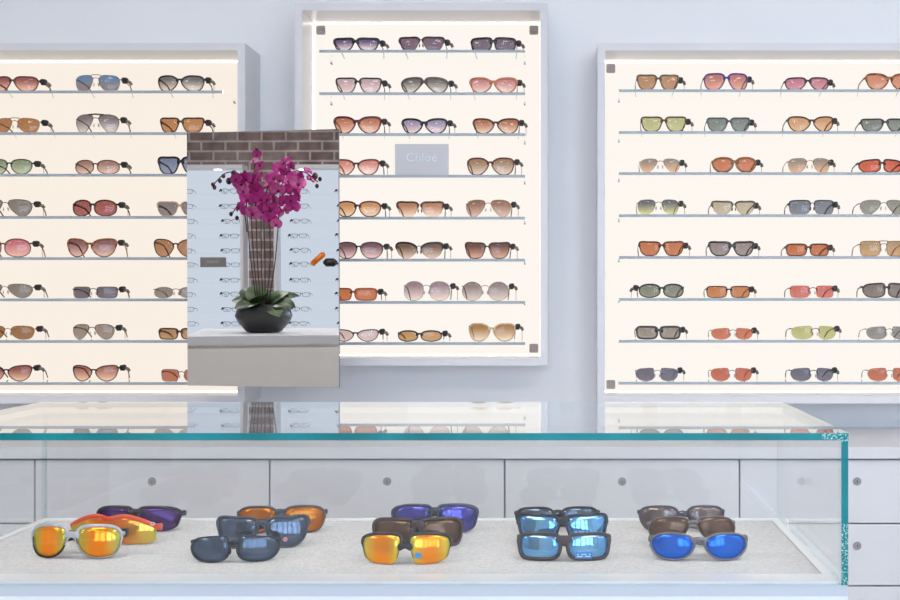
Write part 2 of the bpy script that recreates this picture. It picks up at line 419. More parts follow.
# columns: x0, x1, y top, lens shape, style, frame, lens top, lens bottom, words
LEFT = [
 [(-9, 38, 76, 'square', 'acetate', 'rose', (148, 84, 80), (240, 188, 168), 'rose brown square sunglasses with fading rose lenses'),
  (75, 120, 75, 'navigator', 'double', 'silver', (92, 128, 178), (150, 128, 120), 'thin metal pilot sunglasses with blue mirror lenses'),
  (158, 204, 75, 'butterfly', 'acetate', 'black', (108, 104, 112), (228, 216, 204), 'large black squared sunglasses with grey fading lenses')],
 [(-6, 39.5, 118, 'navigator', 'double', 'gold', (170, 116, 70), (182, 126, 78), 'gold wire rectangular sunglasses with brown lenses'),
  (76, 119, 114.5, 'aviator', 'topbar', 'gun', (118, 108, 120), (214, 204, 202), 'aviator sunglasses with black brow bar and grey lenses'),
  (160, 204, 117, 'wayfarer', 'acetate', 'darkbrown', (186, 126, 76), (196, 138, 86), 'dark brown square sunglasses with amber lenses')],
 [(-10, 32.5, 159, 'panto', 'slim', 'green', (128, 148, 118), (188, 202, 172), 'dark green rounded sunglasses with green lenses'),
  (75, 119.5, 160, 'oval', 'slim', 'rose', (158, 118, 108), (226, 192, 176), 'slim brown oval sunglasses with pale rose lenses'),
  (157, 207, 156, 'wayfarer', 'bold', 'black', (108, 122, 160), (140, 154, 188), 'bold black square sunglasses with blue lenses')],
 [(-17, 31.5, 199.5, 'aviator', 'metal', 'gun', (126, 120, 116), (140, 134, 126), 'metal aviator sunglasses with plain grey lenses'),
  (72, 117, 200, 'oval', 'acetate', 'darkbrown', (160, 82, 78), (178, 96, 88), 'dark brown wrapped sunglasses with brick red lenses'),
  (156, 206, 201, 'wayfarer', 'acetate', 'cream', (126, 118, 124), (142, 132, 138), 'pale cream sunglasses with dark arms and grey lenses')],
 [(-20, 30, 239, 'oval', 'slim', 'rose', (198, 106, 120), (238, 184, 176), 'thin brown round sunglasses with pink lenses'),
  (67, 116, 238.5, 'cateye', 'acetate', 'tort', (134, 84, 86), (224, 184, 176), 'orange tortoiseshell sunglasses with plum fading lenses'),
  (153, 201, 239, 'cateye', 'slim', 'darkbrown', (170, 118, 80), (188, 134, 96), 'dark brown upswept sunglasses with tan lenses')],
 [(-18, 32, 284, 'aviator', 'metal', 'silver', (128, 122, 116), (140, 134, 126), 'silver wire aviator sunglasses with grey lenses'),
  (73, 117.5, 286.5, 'rect', 'rimless', 'gun', (104, 96, 108), (116, 106, 118), 'rimless narrow sunglasses with slate purple lenses'),
  (154, 201, 287, 'oval', 'rimless', 'silver', (136, 126, 122), (150, 140, 134), 'rimless oval sunglasses with warm grey lenses')],
 [(-14, 34, 326, 'navigator', 'metal', 'gold', (150, 104, 62), (162, 116, 74), 'gold wire squared sunglasses with ochre brown lenses'),
  (73, 114.5, 324.5, 'aviator', 'metal', 'gun', (146, 130, 122), (158, 142, 132), 'gunmetal aviator sunglasses with taupe lenses'),
  (159, 203, 328, 'rect', 'acetate', 'darktort', (172, 132, 88), (190, 150, 104), 'dark narrow rectangular sunglasses with tan lenses')],
 [(-15, 31.5, 365.5, 'cateye', 'slim', 'darkbrown', (146, 78, 70), (236, 192, 168), 'thin brown cat-eye sunglasses with russet fading lenses'),
  (73, 118, 365.5, 'cateye', 'slim', 'black', (164, 100, 82), (238, 198, 174), 'thin black cat-eye sunglasses with brown fading lenses'),
  (161, 205, 369.5, 'rect', 'metal', 'gun', (182, 104, 84), (194, 116, 92), 'thin metal narrow sunglasses with copper lenses')],
]
MID = [
 [(333.5, 379, 37, 'wayfarer', 'bold', 'black', (92, 78, 118), (228, 204, 216), 'bold black sunglasses with violet fading lenses'),
  (399, 444, 36, 'wayfarer', 'brow', 'plum', (116, 92, 112), (128, 104, 124), 'plum browline sunglasses with purple lenses'),
  (471, 516, 37, 'rect', 'bold', 'black', (110, 96, 116), (122, 108, 130), 'flat-topped black sunglasses with mauve grey lenses')],
 [(336, 381.5, 77, 'wayfarer', 'acetate', 'black', (186, 156, 166), (228, 204, 206), 'black square sunglasses with very pale pink lenses'),
  (401, 448, 77, 'aviator', 'bold', 'olive', (112, 106, 106), (218, 212, 206), 'chunky olive grey pilot sunglasses with grey lenses'),
  (470, 517, 77, 'cateye', 'bold', 'coral', (198, 128, 130), (242, 208, 202), 'coral orange framed sunglasses with pink lenses')],
 [(334, 381, 116, 'cateye', 'bold', 'maroon', (188, 108, 80), (238, 194, 170), 'maroon cat-eye sunglasses with copper fading lenses'),
  (402, 447, 118, 'cateye', 'bold', 'black', (146, 136, 172), (232, 206, 214), 'thick black cat-eye sunglasses with lilac lenses'),
  (473, 519, 118, 'cateye', 'acetate', 'darkbrown', (176, 106, 74), (240, 206, 182), 'rounded dark brown sunglasses with orange fading lenses')],
 [(335, 379, 159, 'cateye', 'acetate', 'redtort', (212, 126, 114), (246, 216, 200), 'red brown cat-eye sunglasses with salmon lenses'),
  None,
  (467, 514, 157.5, 'butterfly', 'acetate', 'redtort', (158, 122, 94), (226, 206, 190), 'large tortoiseshell butterfly sunglasses with tan fading lenses')],
 [(336, 381, 201, 'panto', 'acetate', 'maroon', (204, 138, 86), (242, 206, 168), 'reddish brown sunglasses with light orange lenses'),
  (397, 443.5, 201, 'wayfarer', 'brow', 'darktort', (184, 124, 90), (246, 216, 192), 'tortoiseshell browline half-rim sunglasses with peach lenses'),
  (466, 511, 200, 'aviator', 'metal', 'gold', (148, 104, 86), (226, 188, 172), 'thin gold aviator sunglasses with brown fading lenses')],
 [(336, 383, 242, 'panto', 'slim', 'black', (112, 74, 86), (232, 194, 192), 'black rounded sunglasses with plum fading lenses'),
  (396, 443, 242, 'cateye', 'brow', 'black', (116, 86, 74), (224, 196, 178), 'black browline round sunglasses with coffee brown lenses'),
  (465, 510, 242, 'wayfarer', 'slim', 'darkbrown', (110, 74, 64), (222, 166, 142), 'dark brown squared sunglasses with rust fading lenses')],
 [(331, 377, 288, 'rect', 'acetate', 'orange', (196, 106, 60), (206, 118, 70), 'orange brown rectangular sunglasses with orange lenses'),
  (404, 450, 282, 'oval', 'metal', 'silver', (152, 126, 138), (238, 218, 212), 'thin wire round sunglasses with mauve fading lenses'),
  (462, 509, 282, 'round', 'metal', 'gold', (142, 126, 128), (222, 208, 202), 'large round wire sunglasses with grey fading lenses')],
 [(334, 378.5, 329.5, 'cateye', 'slim', 'charcoal', (202, 176, 178), (214, 190, 190), 'small charcoal cat-eye sunglasses with pale mauve lenses'),
  (398, 442, 330.5, 'oval', 'acetate', 'charcoal', (196, 146, 94), (206, 158, 106), 'small dark oval sunglasses with honey lenses'),
  (469, 515, 323.5, 'butterfly', 'acetate', 'cream', (172, 122, 70), (242, 222, 200), 'oversized cream framed sunglasses with brown fading lenses')],
]
RIGHT = [
 [(637, 679, 74, 'wayfarer', 'acetate', 'olive', (182, 132, 100), (192, 142, 108), 'olive brown sunglasses with tan lenses'),
  (704, 748, 73, 'square', 'acetate', 'purple', (186, 116, 110), (238, 164, 144), 'vivid purple framed sunglasses with salmon lenses'),
  (785, 829, 77, 'square', 'acetate', 'plum', (192, 116, 138), (216, 146, 160), 'dark plum sunglasses with raspberry lenses'),
  (866, 911, 73, 'cateye', 'bold', 'tort', (210, 134, 106), (226, 156, 122), 'speckled tortoiseshell sunglasses with orange lenses')],
 [(641, 686, 116, 'wayfarer', 'acetate', 'redtort', (182, 186, 130), (196, 198, 144), 'red brown sunglasses with olive green lenses'),
  (707, 750, 117, 'wayfarer', 'acetate', 'grey', (122, 132, 130), (140, 150, 146), 'translucent slate sunglasses with grey green lenses'),
  (788, 834, 116, 'cateye', 'acetate', 'darkbrown', (208, 154, 108), (232, 184, 144), 'dark cat-eye sunglasses with apricot lenses'),
  (861, 907, 118, 'wayfarer', 'acetate', 'charcoal', (122, 130, 126), (140, 148, 142), 'charcoal sunglasses with grey green lenses')],
 [(640, 680, 158.5, 'aviator', 'rimless', 'gold', (152, 138, 126), (238, 188, 148), 'rimless aviator sunglasses with grey to peach lenses'),
  (712, 756, 157, 'panto', 'thick', 'amber', (204, 118, 84), (212, 130, 94), 'amber brown round sunglasses with terracotta lenses'),
  (788, 830, 158, 'navigator', 'rimless', 'gold', (152, 138, 126), (232, 182, 142), 'rimless squared aviators with grey to peach lenses'),
  (859, 903, 159, 'sport', 'acetate', 'darkbrown', (212, 92, 66), (220, 106, 78), 'dark brown wrap sunglasses with red orange lenses')],
 [(637.5, 679, 199.5, 'navigator', 'rimless', 'gold', (102, 102, 112), (218, 218, 152), 'rimless aviators with grey to yellow lenses'),
  (712, 755, 200.5, 'wayfarer', 'brow', 'olive', (188, 176, 150), (198, 186, 160), 'clear and black browline sunglasses with sand lenses'),
  (789, 834, 200, 'rect', 'browmetal', 'black', (118, 122, 138), (134, 138, 152), 'black topped rectangular sunglasses with steel blue lenses'),
  (860, 905, 200, 'aviator', 'metal', 'silver', (142, 142, 132), (156, 156, 144), 'silver aviator sunglasses with grey green lenses')],
 [(639, 684, 241, 'wayfarer', 'acetate', 'darktort', (202, 116, 74), (210, 126, 84), 'dark tortoiseshell square sunglasses with orange lenses'),
  (709, 754, 241, 'wayfarer', 'bold', 'charcoal', (148, 134, 134), (160, 146, 146), 'charcoal square sunglasses with mauve grey lenses'),
  (786, 829, 243.5, 'rect', 'acetate', 'redtort', (198, 108, 64), (208, 120, 76), 'brown narrow sunglasses with copper lenses'),
  (860, 905, 241, 'rect', 'double', 'ltbrown', (178, 146, 106), (212, 164, 116), 'light brown twin-bridge sunglasses with sand brown lenses')],
 [(639, 684, 284, 'oval', 'acetate', 'green', (128, 132, 118), (142, 146, 132), 'dark green sunglasses tagged on the left arm'),
  (706.5, 750, 286, 'rect', 'slim', 'darkbrown', (202, 122, 74), (212, 134, 84), 'slim dark rectangular sunglasses with orange lenses'),
  (790, 834, 285.5, 'rect', 'rimless', 'gun', (212, 106, 98), (222, 122, 110), 'rimless sunglasses with coral pink lenses'),
  (863, 908, 283, 'sport', 'acetate', 'charcoal', (128, 116, 114), (142, 130, 126), 'dark wrap sunglasses with brownish grey lenses')],
 [(636, 681, 326, 'rect', 'thick', 'charcoal', (148, 138, 128), (160, 150, 140), 'thick charcoal rectangular sunglasses with grey lenses'),
  (711.5, 753, 328, 'sport', 'rimless', 'silver', (206, 112, 84), (216, 124, 94), 'rimless sports sunglasses with orange lenses'),
  (792, 837, 326, 'sport', 'rimless', 'gun', (186, 186, 118), (198, 198, 132), 'rimless sports sunglasses with yellow green lenses'),
  (867, 909, 326.5, 'sport', 'rimless', 'silver', (138, 138, 138), (152, 150, 148), 'rimless sports sunglasses with pale grey lenses')],
 [(636, 678, 368, 'sport', 'rimless', 'silver', (106, 104, 126), (120, 116, 136), 'rimless sports sunglasses with slate blue lenses'),
  (711, 752, 368, 'sport', 'rimless', 'silver', (200, 102, 80), (208, 114, 90), 'rimless sports sunglasses with red copper lenses'),
  (791, 834, 368, 'sport', 'rimless', 'gun', (106, 106, 128), (118, 118, 138), 'rimless sports sunglasses with blue grey lenses'),
  (868, 909, 368, 'sport', 'rimless', 'silver', (196, 108, 84), (206, 120, 92), 'rimless sports sunglasses with dull orange lenses')],
]
SHELF_Y = {'left': [91.9, 133.6, 175.2, 217.4, 258.6, 299.9, 341.5, 383.6],
           'middle': [51.2, 93.7, 134.6, 176.2, 218.1, 260.1, 302.4, 343.6],
           'right': [90.7, 132.5, 173.6, 215.7, 257.5, 299.5, 341.3, 383.2]}
ORD = ['top', 'second', 'third', 'fourth', 'fifth', 'sixth', 'seventh', 'bottom']
YF, YB, YW = 3.2, 3.347, 3.36

WHITE = pbr('white_lacquer', (230, 228, 230), .35, spec=.4)
CLAMPM = pbr('satin_clamp', (178, 166, 160), .4)
EDGE = pbr('reflection_grey_edge', (176, 184, 190), .5)  # the room's reflection on the shelf edge is put into this grey
SHELFGL = glass('shelf_glass', (.985, .995, .99))
CHROME = pbr('brushed_steel', (150, 148, 146), .35, .8)

def display(side, px0, px1, py0, py1, sx0, sx1, pcol, label):
    """a shallow white box on the wall with a backlit panel and eight glass shelves"""
    x0, x1 = X(px0, YF), X(px1, YF); z1, z0 = Z(py0, YF), Z(py1, YF)
    t = .021
    o = (x0/2+x1/2, YW, z0)
    root = thing('display_cabinet', label, 'display cabinet', o, group='wall display cabinets')
    bm = bmesh.new()
    box(bm, x0, x1, YF, YW, z1-t, z1); box(bm, x0, x1, YF, YW, z0, z0+t)
    box(bm, x0, x0+t, YF, YW, z0+t, z1-t); box(bm, x1-t, x1, YF, YW, z0+t, z1-t)
    obj('frame', bm, WHITE, root, off=o)
    bm = bmesh.new(); box(bm, x0+t+.0005, x1-t-.0005, YB, YW-.001, z0+t+.0005, z1-t-.0005)
    obj('backlit_panel', bm, emit('backlit_panel_'+side, pcol, 1.0), root, off=o)
    ADDED_GLOW = emit('added_glow_strip_'+side, (1.0, .88, .78), 5.5)  # glowing strips added to brighten the box's inner faces
    e_ = t+.0006; q_ = .003
    for (a0, a1, c0, c1) in ((x0+e_, x1-e_, z1-e_-q_, z1-e_), (x0+e_, x1-e_, z0+e_, z0+e_+q_), (x0+e_, x0+e_+q_, z0+e_+q_+.001, z1-e_-q_-.001), (x1-e_-q_, x1-e_, z0+e_+q_+.001, z1-e_-q_-.001)):
        bm = bmesh.new(); box(bm, a0, a1, YB-.0055, YB-.0005, c0, c1); obj('added_glow_strip', bm, ADDED_GLOW, root, off=o)
    for sy in SHELF_Y[side]:
        bm = bmesh.new(); zc = Z(sy, YF+.003)
        r = bmesh.ops.create_cube(bm, size=1)
        a, b = X(sx0, YF), X(sx1, YF)
        for v in bm.verts: v.co = Vector((a if v.co.x < 0 else b, YF+.003 if v.co.y < 0 else YB, zc-.004 if v.co.z < 0 else zc+.004))
        bm.faces.ensure_lookup_table()
        for f in bm.faces:
            f.material_index = 0 if abs(f.normal.z) > .5 else 1
            c = f.calc_center_median()
            if c.y > YF+.004: f.material_index = 0
        sh = obj('shelf', bm, [SHELFGL, EDGE], root, off=o)
        for xx in (a+.006, b-.006):
            bm = bmesh.new(); disc_cyl(bm, (xx, YB-.012, zc-.0068), .0026, .0119, 'y', 10)
            obj('shelf_pin', bm, CHROME, sh, off=o)
    for cx_ in ((x0+t+.022, x1-t-.022) if side != 'left' else ()):
        for cz_ in (z1-t-.022, z0+t+.022):
            bm = bmesh.new(); box(bm, cx_-.013, cx_+.013, YB-.008, YB-.0005, cz_-.013, cz_+.013, .002)
            disc_cyl(bm, (cx_, YB-.012, cz_), .005, .005, 'y', 12)
            obj('clamp', bm, CLAMPM, root, off=o)
    return root

display('left', -78, 245, 43, 403.5, -56, 222, (.96, .865, .77), 'left lit wall cabinet of sunglasses partly behind the mirror')
display('middle', 294.7, 547.6, 3, 365.6, 319, 525, (.985, .93, .87), 'middle lit wall cabinet with the small name sign inside')
display('right', 597.5, 953, 43, 403.5, 619, 931, (.985, .935, .875), 'right lit wall cabinet holding four columns of sunglasses')

COLW = {3: ['left', 'centre', 'right'], 4: ['first', 'second', 'third', 'fourth']}
def shelf_row_glasses(side, data):
    for r, row in enumerate(data):
        ztop = Z(SHELF_Y[side][r], YF+.003)+.0052
        for c, g in enumerate(row):
            if g is None: continue
            x0, x1, yt, shape, style, fr, lt, lb, words = g
            Yg = 3.219
            W = (x1-x0)/F*(Yg+.016); H = (Z(yt, Yg)-ztop)*1.04
            if len(row) == 4: pos = '%s from left' % COLW[4][c]
            else: pos = COLW[3][c]+(' column' if c != 1 else ' column')
            pos = {3: ['left end', 'centre', 'right end'], 4: ['left end', 'second place', 'third place', 'right end']}[len(row)][c]
            lab = '%s, %s of %s shelf, %s cabinet' % (words, pos, ORD[r], side)
            root = thing('sunglasses', lab, 'sunglasses', (X((x0+x1)/2, Yg+.013), Yg, ztop), rz=R(random.uniform(-2, 2)), group='sunglasses in the %s wall cabinet' % side)
            k = dict(ST[style])
            sport = shape == 'sport'
            if 'cateye' == shape or shape == 'butterfly': k['hinge'] = .85
            if style in ('metal', 'double', 'topbar', 'rimless'): k['gap'] = .017
            else: k['gap'] = .012
            tm = None
            if fr == 'cream' and side == 'left': tm = FR['black']
            if fr in ('gold', 'silver') and style != 'rimless': tm = FR['darkbrown'] if fr == 'gold' else FR['charcoal']
            tside = -1 if (side == 'right' and r == 5 and c == 0) else 1
            glasses_parts(root, W, H, shape, FR[fr], [tint_lens(lt, lb)], kx=(5.0 if sport else 3.8), tagside=tside, tmat=tm,
                          tw=(.0017 if style in ('metal', 'double', 'topbar', 'rimless') else (.0024 if style == 'slim' else None)), tlen=.122, **k)
            settle(root, ztop-.0012)
shelf_row_glasses('left', LEFT); shelf_row_glasses('middle', MID); shelf_row_glasses('right', RIGHT)

# ------------------------------------------------------------------ name sign on the middle cabinet's fourth shelf
def text_mesh(name, s, size, mat, parent, loc, ext=.0012, rx=90):
    cu = bpy.data.curves.new(name, 'FONT'); cu.body = s; cu.size = size; cu.extrude = ext
    cu.align_x = 'CENTER'; cu.align_y = 'CENTER'; cu.space_character = 1.08
    t = bpy.data.objects.new(name+'_src', cu); COL.objects.link(t)
    bpy.context.view_layer.update()
    me = bpy.data.meshes.new_from_object(t.evaluated_get(bpy.context.evaluated_depsgraph_get()))
    bpy.data.objects.remove(t)
    me.materials.clear(); me.materials.append(mat)
    me.transform(Matrix.Translation(loc) @ Matrix.Rotation(R(rx), 4, 'X'))
    o = bpy.data.objects.new(name, me); COL.objects.link(o); o.parent = parent
    return o
zs = Z(SHELF_Y['middle'][3], YF+.003)+.0041
Ys = 3.222
sx0, sx1 = X(395, Ys), X(448.3, Ys)
root = thing('name_sign', 'small brushed grey name sign on the fourth shelf of the middle cabinet', 'sign', ((sx0+sx1)/2, Ys, zs))
bm = bmesh.new(); w = (sx1-sx0)/2; h = Z(144, Ys)-zs; box(bm, -w, w, 0, .012, 0, h, .001)
obj('plate', bm, pbr('brushed_grey_plate', (206, 202, 204), .4, .15), root)
text_mesh('lettering', 'Chlo\u00e9', .034, pbr('raised_letter_metal', (236, 240, 244), .4), root, (0, -.001, h*.56))

# ------------------------------------------------------------------ the room
WALLM = pbr('painted_wall', (250, 250, 251), .7, spec=.2, noise=.015, nscale=3)
YR = -2.75
XL, XR = -5.6, 3.4
HC = 3.0
bm = bmesh.new(); box(bm, XL-.1, XR+.1, YW, YW+.12, 0, HC); struct('wall_back', bm, WALLM)
bm = bmesh.new(); box(bm, XR, XR+.1, YR-.1, YW, 0, HC); struct('wall_right', bm, WALLM)
bm = bmesh.new(); box(bm, XL-.1, XL, YR-.1, YW, 0, HC); struct('wall_left', bm, WALLM)
bm = bmesh.new(); box(bm, XL-.1, XR+.1, YR-.1, YW+.12, -.1, 0)
struct('floor', bm, pbr('grey_floor', (168, 166, 166), .35, noise=.08, nscale=2))
bm = bmesh.new(); box(bm, XL-.1, XR+.1, YR-.1, YW+.12, HC, HC+.1); struct('ceiling', bm, pbr('ceiling_paint', (240, 240, 242), .8))
# rear wall with a shop window
wx0, wx1, wz0, wz1 = -1.0, 3.0, .95, 2.6
bm = bmesh.new()
box(bm, XL, wx0, YR-.1, YR, 0, HC); box(bm, wx1, XR, YR-.1, YR, 0, HC)
box(bm, wx0, wx1, YR-.1, YR, 0, wz0); box(bm, wx0, wx1, YR-.1, YR, wz1, HC)
struct('wall_rear', bm, WALLM)
bm = bmesh.new(); DARK = pbr('dark_window_metal', (60, 62, 66), .4, .5)
nb = 8
for i in range(nb+1):
    x = wx0+(wx1-wx0)*i/nb; box(bm, x-.04, x+.04, YR-.07, YR-.01, wz0, wz1)
for z in (wz0+.03, 1.9, wz1-.03): box(bm, wx0, wx1, YR-.068, YR-.012, z-.03, z+.03)
wn = struct('window_1', bm, DARK)
bm = bmesh.new(); box(bm, wx0, wx1, YR-.045, YR-.037, wz0, wz1)
obj('window_pane', bm, glass('window_glass', (.97, .99, .98)), wn)

# ------------------------------------------------------------------ base cabinets and worktop along the display wall
YC = F*.397/155.0+.003                 # cabinet front
DZ = [.413, .573, .733, .893]
for k in range(-4, 4):
    a = -.16+.6026*k; b = a+.6026
    zt = CZ-.4065
    which = {-4: 'leftmost', -3: 'second from the left', -2: 'left of the case end', -1: 'behind the left half of the case',
             0: 'behind the middle', 1: 'at the right', 2: 'far right', 3: 'rightmost'}
    lab = {-4: 'white base cabinet at the far left end of the row', -3: 'white base cabinet second from the left, behind the case end',
           -2: 'white base cabinet behind the orange lensed sunglasses', -1: 'white base cabinet behind the middle of the glass case',
           0: 'white base cabinet behind the blue lensed sunglasses', 1: 'white base cabinet beside the right end of the glass case',
           2: 'white base cabinet second from the right end of the row', 3: 'white base cabinet at the far right end of the row'}[k]
    if k == 3: continue
    o = ((a+b)/2, YW-.01, 0)
    c = thing('base_cabinet', lab, 'cabinet', o, group='white base cabinets under the worktop')
    bm = bmesh.new(); box(bm, a+.001, b-.001, YC+.02, YW-.004, .08, zt-.001)
    obj('body', bm, pbr('cabinet_body', (190, 190, 200), .5), c, off=o)
    bm = bmesh.new(); box(bm, a+.001, b-.001, YC+.06, YC+.08, 0, .08); obj('plinth', bm, pbr('plinth_grey', (150, 150, 155), .5), c, off=o)
    zz = [zt-.002, CZ-.5735, CZ-.7335, CZ-.9, .09]
    for i in range(4):
        bm = bmesh.new(); box(bm, a+.002, b-.002, YC, YC+.019, zz[i+1]+(.002), zz[i]-.002, .0012)
        d = obj('drawer', bm, WHITE, c, off=o)
        bm = bmesh.new(); zk = zz[i]-.0565
        disc_cyl(bm, ((a+b)/2, YC-.002, zk), .0105, .0025, 'y', 24)
        n0 = len(bm.faces); bm.faces.ensure_lookup_table()
        disc_cyl(bm, ((a+b)/2, YC-.004, zk), .0062, .003, 'y', 20)
        bm.faces.ensure_lookup_table()
        for f in bm.faces[n0:]: f.material_index = 1
        n0 = len(bm.faces)
        box(bm, (a+b)/2-.001, (a+b)/2+.001, YC-.0048, YC-.003, zk-.0035, zk+.0035)
        obj('lock', bm, [pbr('lock_ring', (84, 78, 80), .4, .3), pbr('lock_core', (168, 160, 162), .35, .4)], d, off=o)
bm = bmesh.new(); box(bm, -.16-.6026*4-.01, -.16+.6026*3+.01, YC-.012, YW-.003, CZ-.4065+.0005, CZ-.3765, .002)
tag(obj('worktop', bm, WHITE), 'long white worktop on the base cabinets below the wall displays', 'worktop')

# ------------------------------------------------------------------ the glass display case
CX0, CX1 = -.928, .3806                 # outer sides
CY0, CY1 = 1.533, 2.001
ZT = CZ-.180                           # upper face of the top pane
ZB = CZ-.383                           # rim height
g = .0095
def edge_mat():
    m = bpy.data.materials.new('polished_glass_edge'); nt, out = nodes(m)
    b = N(nt, 'ShaderNodeBsdfPrincipled'); b.inputs['Roughness'].default_value = .12
    tc = N(nt, 'ShaderNodeTexCoord')
    nz = N(nt, 'ShaderNodeTexNoise', Scale=9.0, Detail=2.0); nt.links.new(tc.outputs['Object'], nz.inputs['Vector'])
    cr = N(nt, 'ShaderNodeValToRGB'); e = cr.color_ramp.elements
    e[0].position = .35; e[1].position = .7
    e[0].color = (*lin((22, 122, 130)), 1); e[1].color = (*lin((36, 150, 160)), 1)
    nt.links.new(nz.outputs['Fac'], cr.inputs['Fac'])
    # chipped stretches near the right-hand corner, their glitter painted as pale flecks
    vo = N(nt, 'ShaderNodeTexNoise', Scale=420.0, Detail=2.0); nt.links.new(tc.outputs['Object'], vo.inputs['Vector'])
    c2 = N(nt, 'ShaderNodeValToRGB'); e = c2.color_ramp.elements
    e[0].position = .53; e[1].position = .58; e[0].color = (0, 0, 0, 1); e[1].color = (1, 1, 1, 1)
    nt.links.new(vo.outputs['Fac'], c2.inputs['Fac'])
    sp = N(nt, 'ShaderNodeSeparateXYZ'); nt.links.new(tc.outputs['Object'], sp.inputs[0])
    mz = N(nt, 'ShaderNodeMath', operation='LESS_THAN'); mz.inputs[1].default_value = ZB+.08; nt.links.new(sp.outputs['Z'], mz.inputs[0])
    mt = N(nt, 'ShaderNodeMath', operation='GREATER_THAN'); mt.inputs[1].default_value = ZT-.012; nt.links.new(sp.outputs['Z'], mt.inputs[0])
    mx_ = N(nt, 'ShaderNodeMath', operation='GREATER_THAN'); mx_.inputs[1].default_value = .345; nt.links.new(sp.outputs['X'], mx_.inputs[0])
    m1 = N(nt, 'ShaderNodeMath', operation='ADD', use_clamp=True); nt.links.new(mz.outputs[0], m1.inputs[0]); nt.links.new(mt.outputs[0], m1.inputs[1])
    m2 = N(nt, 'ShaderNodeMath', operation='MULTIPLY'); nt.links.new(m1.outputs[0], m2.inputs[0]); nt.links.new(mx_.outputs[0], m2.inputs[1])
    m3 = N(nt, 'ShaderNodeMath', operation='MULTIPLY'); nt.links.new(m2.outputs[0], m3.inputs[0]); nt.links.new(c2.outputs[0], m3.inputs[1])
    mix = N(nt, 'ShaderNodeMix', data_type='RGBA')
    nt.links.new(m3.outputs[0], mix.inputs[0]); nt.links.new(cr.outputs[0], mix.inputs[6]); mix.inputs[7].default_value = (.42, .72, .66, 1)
    nt.links.new(mix.outputs[2], b.inputs['Base Color'])
    nt.links.new(b.outputs[0], out.inputs[0])
    return m
PANE = glass('clear_glass_pane', (.99, .997, .997), .035)
TEAL = edge_mat()
PALE = glass('pale_glass_edge', (.86, .93, .93), .08)
def pane(name, x0, x1, y0, y1, z0, z1, thin, parent, off):
    bm = bmesh.new(); box(bm, x0, x1, y0, y1, z0, z1)
    for f in bm.faces:
        f.normal_update()
        f.material_index = 0
        if (name == 'top_pane' and (f.normal.y < -.5 or f.normal.x > .5)) or (name == 'side_pane' and f.normal.y < -.5): f.material_index = 1
        elif abs(f.normal[thin]) < .5: f.material_index = 2
    me = obj(name, bm, [PANE, TEAL, PALE], parent)
    return me
case = thing('glass_display_case', 'low glass showcase of sports sunglasses with teal glass edges on white base', 'display case', (0, 0, 0))
pane('top_pane', CX0, CX1+.0005, CY0, CY1, ZT-.0098, ZT, 2, case, None)
pane('front_pane', CX0+g+.0005, CX1-g-.0005, CY0, CY0+g, ZB-.003, ZT-.0102, 1, case, None)
pane('back_pane', CX0+g+.0005, CX1-g-.0005, CY1-g, CY1, ZB-.003, ZT-.0102, 1, case, None)
pane('side_pane', CX1-g, CX1, CY0, CY1, ZB-.003, ZT-.0102, 0, case, None)
pane('side_pane', CX0, CX0+g, CY0, CY1, ZB-.003, ZT-.0102, 0, case, None)
WB = pbr('white_base_lacquer', (242, 244, 247), .3, spec=.4)
bm = bmesh.new(); box(bm, CX0, CX1, CY0+.0005, CY1, 0, ZB-.0185, .001); obj('base', bm, WB, case)
bm = bmesh.new()
rx0, rx1, ry0, ry1 = CX0+g+.001, CX1-g-.001, CY0+g+.001, CY1-g-.001
bx0, bx1, by0, by1 = rx0+.013, rx1-.013, ry0+.042, ry1-.012
box(bm, rx0, rx1, ry0, by0, ZB-.018, ZB); box(bm, rx0, rx1, by1, ry1, ZB-.018, ZB)
box(bm, rx0, bx0, by0, by1, ZB-.018, ZB); box(bm, bx1, rx1, by0, by1, ZB-.018, ZB)
obj('rim', bm, pbr('white_rim', (252, 252, 252), .35), case)
bm = bmesh.new(); box(bm, bx0+.0003, bx1-.0003, by0+.0003, by1-.0003, ZB-.018, ZB-.002)
FABRIC = pbr('grey_felt', (233, 230, 228), .95, spec=.1, noise=.16, nscale=230, bump=.4)
obj('felt_bed', bm, FABRIC, case)
bm = bmesh.new(); box(bm, CX0+.0005, CX1-.0005, CY0+.001, CY0+.0095, ZB-.0183, ZB-.0032); box(bm, CX0+.0005, CX1-.0005, CY1-.0095, CY1-.001, ZB-.0183, ZB-.0032)
obj('glass_channel', bm, pbr('channel_white', (205, 212, 222), .4), case)

# sunglasses lying open in the case
ZBED = ZB-.002
def mk(name_l, *a, **k): return mirror_lens(name_l, *a, **k)
ORANGE = mk('orange_mirror_coat', (250, 140, 40), (190, 200, 90), refl=.5, thru=.05)
ORANGE2 = mk('orange_shield_coat', (236, 120, 50), (216, 200, 90), refl=.45, thru=.12)
FIRE = mk('fire_mirror_coat', (252, 146, 40), (226, 214, 84), refl=.45, thru=.05)
ICE = mk('ice_blue_mirror_coat', (130, 186, 226), (96, 150, 206), refl=.75, thru=.1)
DEEP = mk('deep_blue_mirror_coat', (40, 108, 214), (36, 96, 200), refl=.5, thru=.05)
VIOLET = mk('violet_mirror_coat', (112, 104, 200), (84, 92, 140), refl=.35, thru=.5)
PURP = mk('purple_coat', (92, 66, 130), (84, 54, 90), refl=.25, thru=.4)
SMOKE = mk('smoke_grey_coat', (96, 110, 128), (80, 92, 108), refl=.45, thru=.3)
SMOKE2 = mk('pale_smoke_coat', (118, 130, 150), (110, 120, 138), refl=.4, thru=.6)
BRONZE = mk('bronze_coat', (226, 148, 66), (206, 124, 56), refl=.25, thru=.55)
BROWN = mk('brown_coat', (132, 104, 88), (118, 92, 78), refl=.3, thru=.5)
BROWN2 = mk('pale_brown_coat', (150, 134, 132), (126, 118, 122), refl=.4, thru=.5)
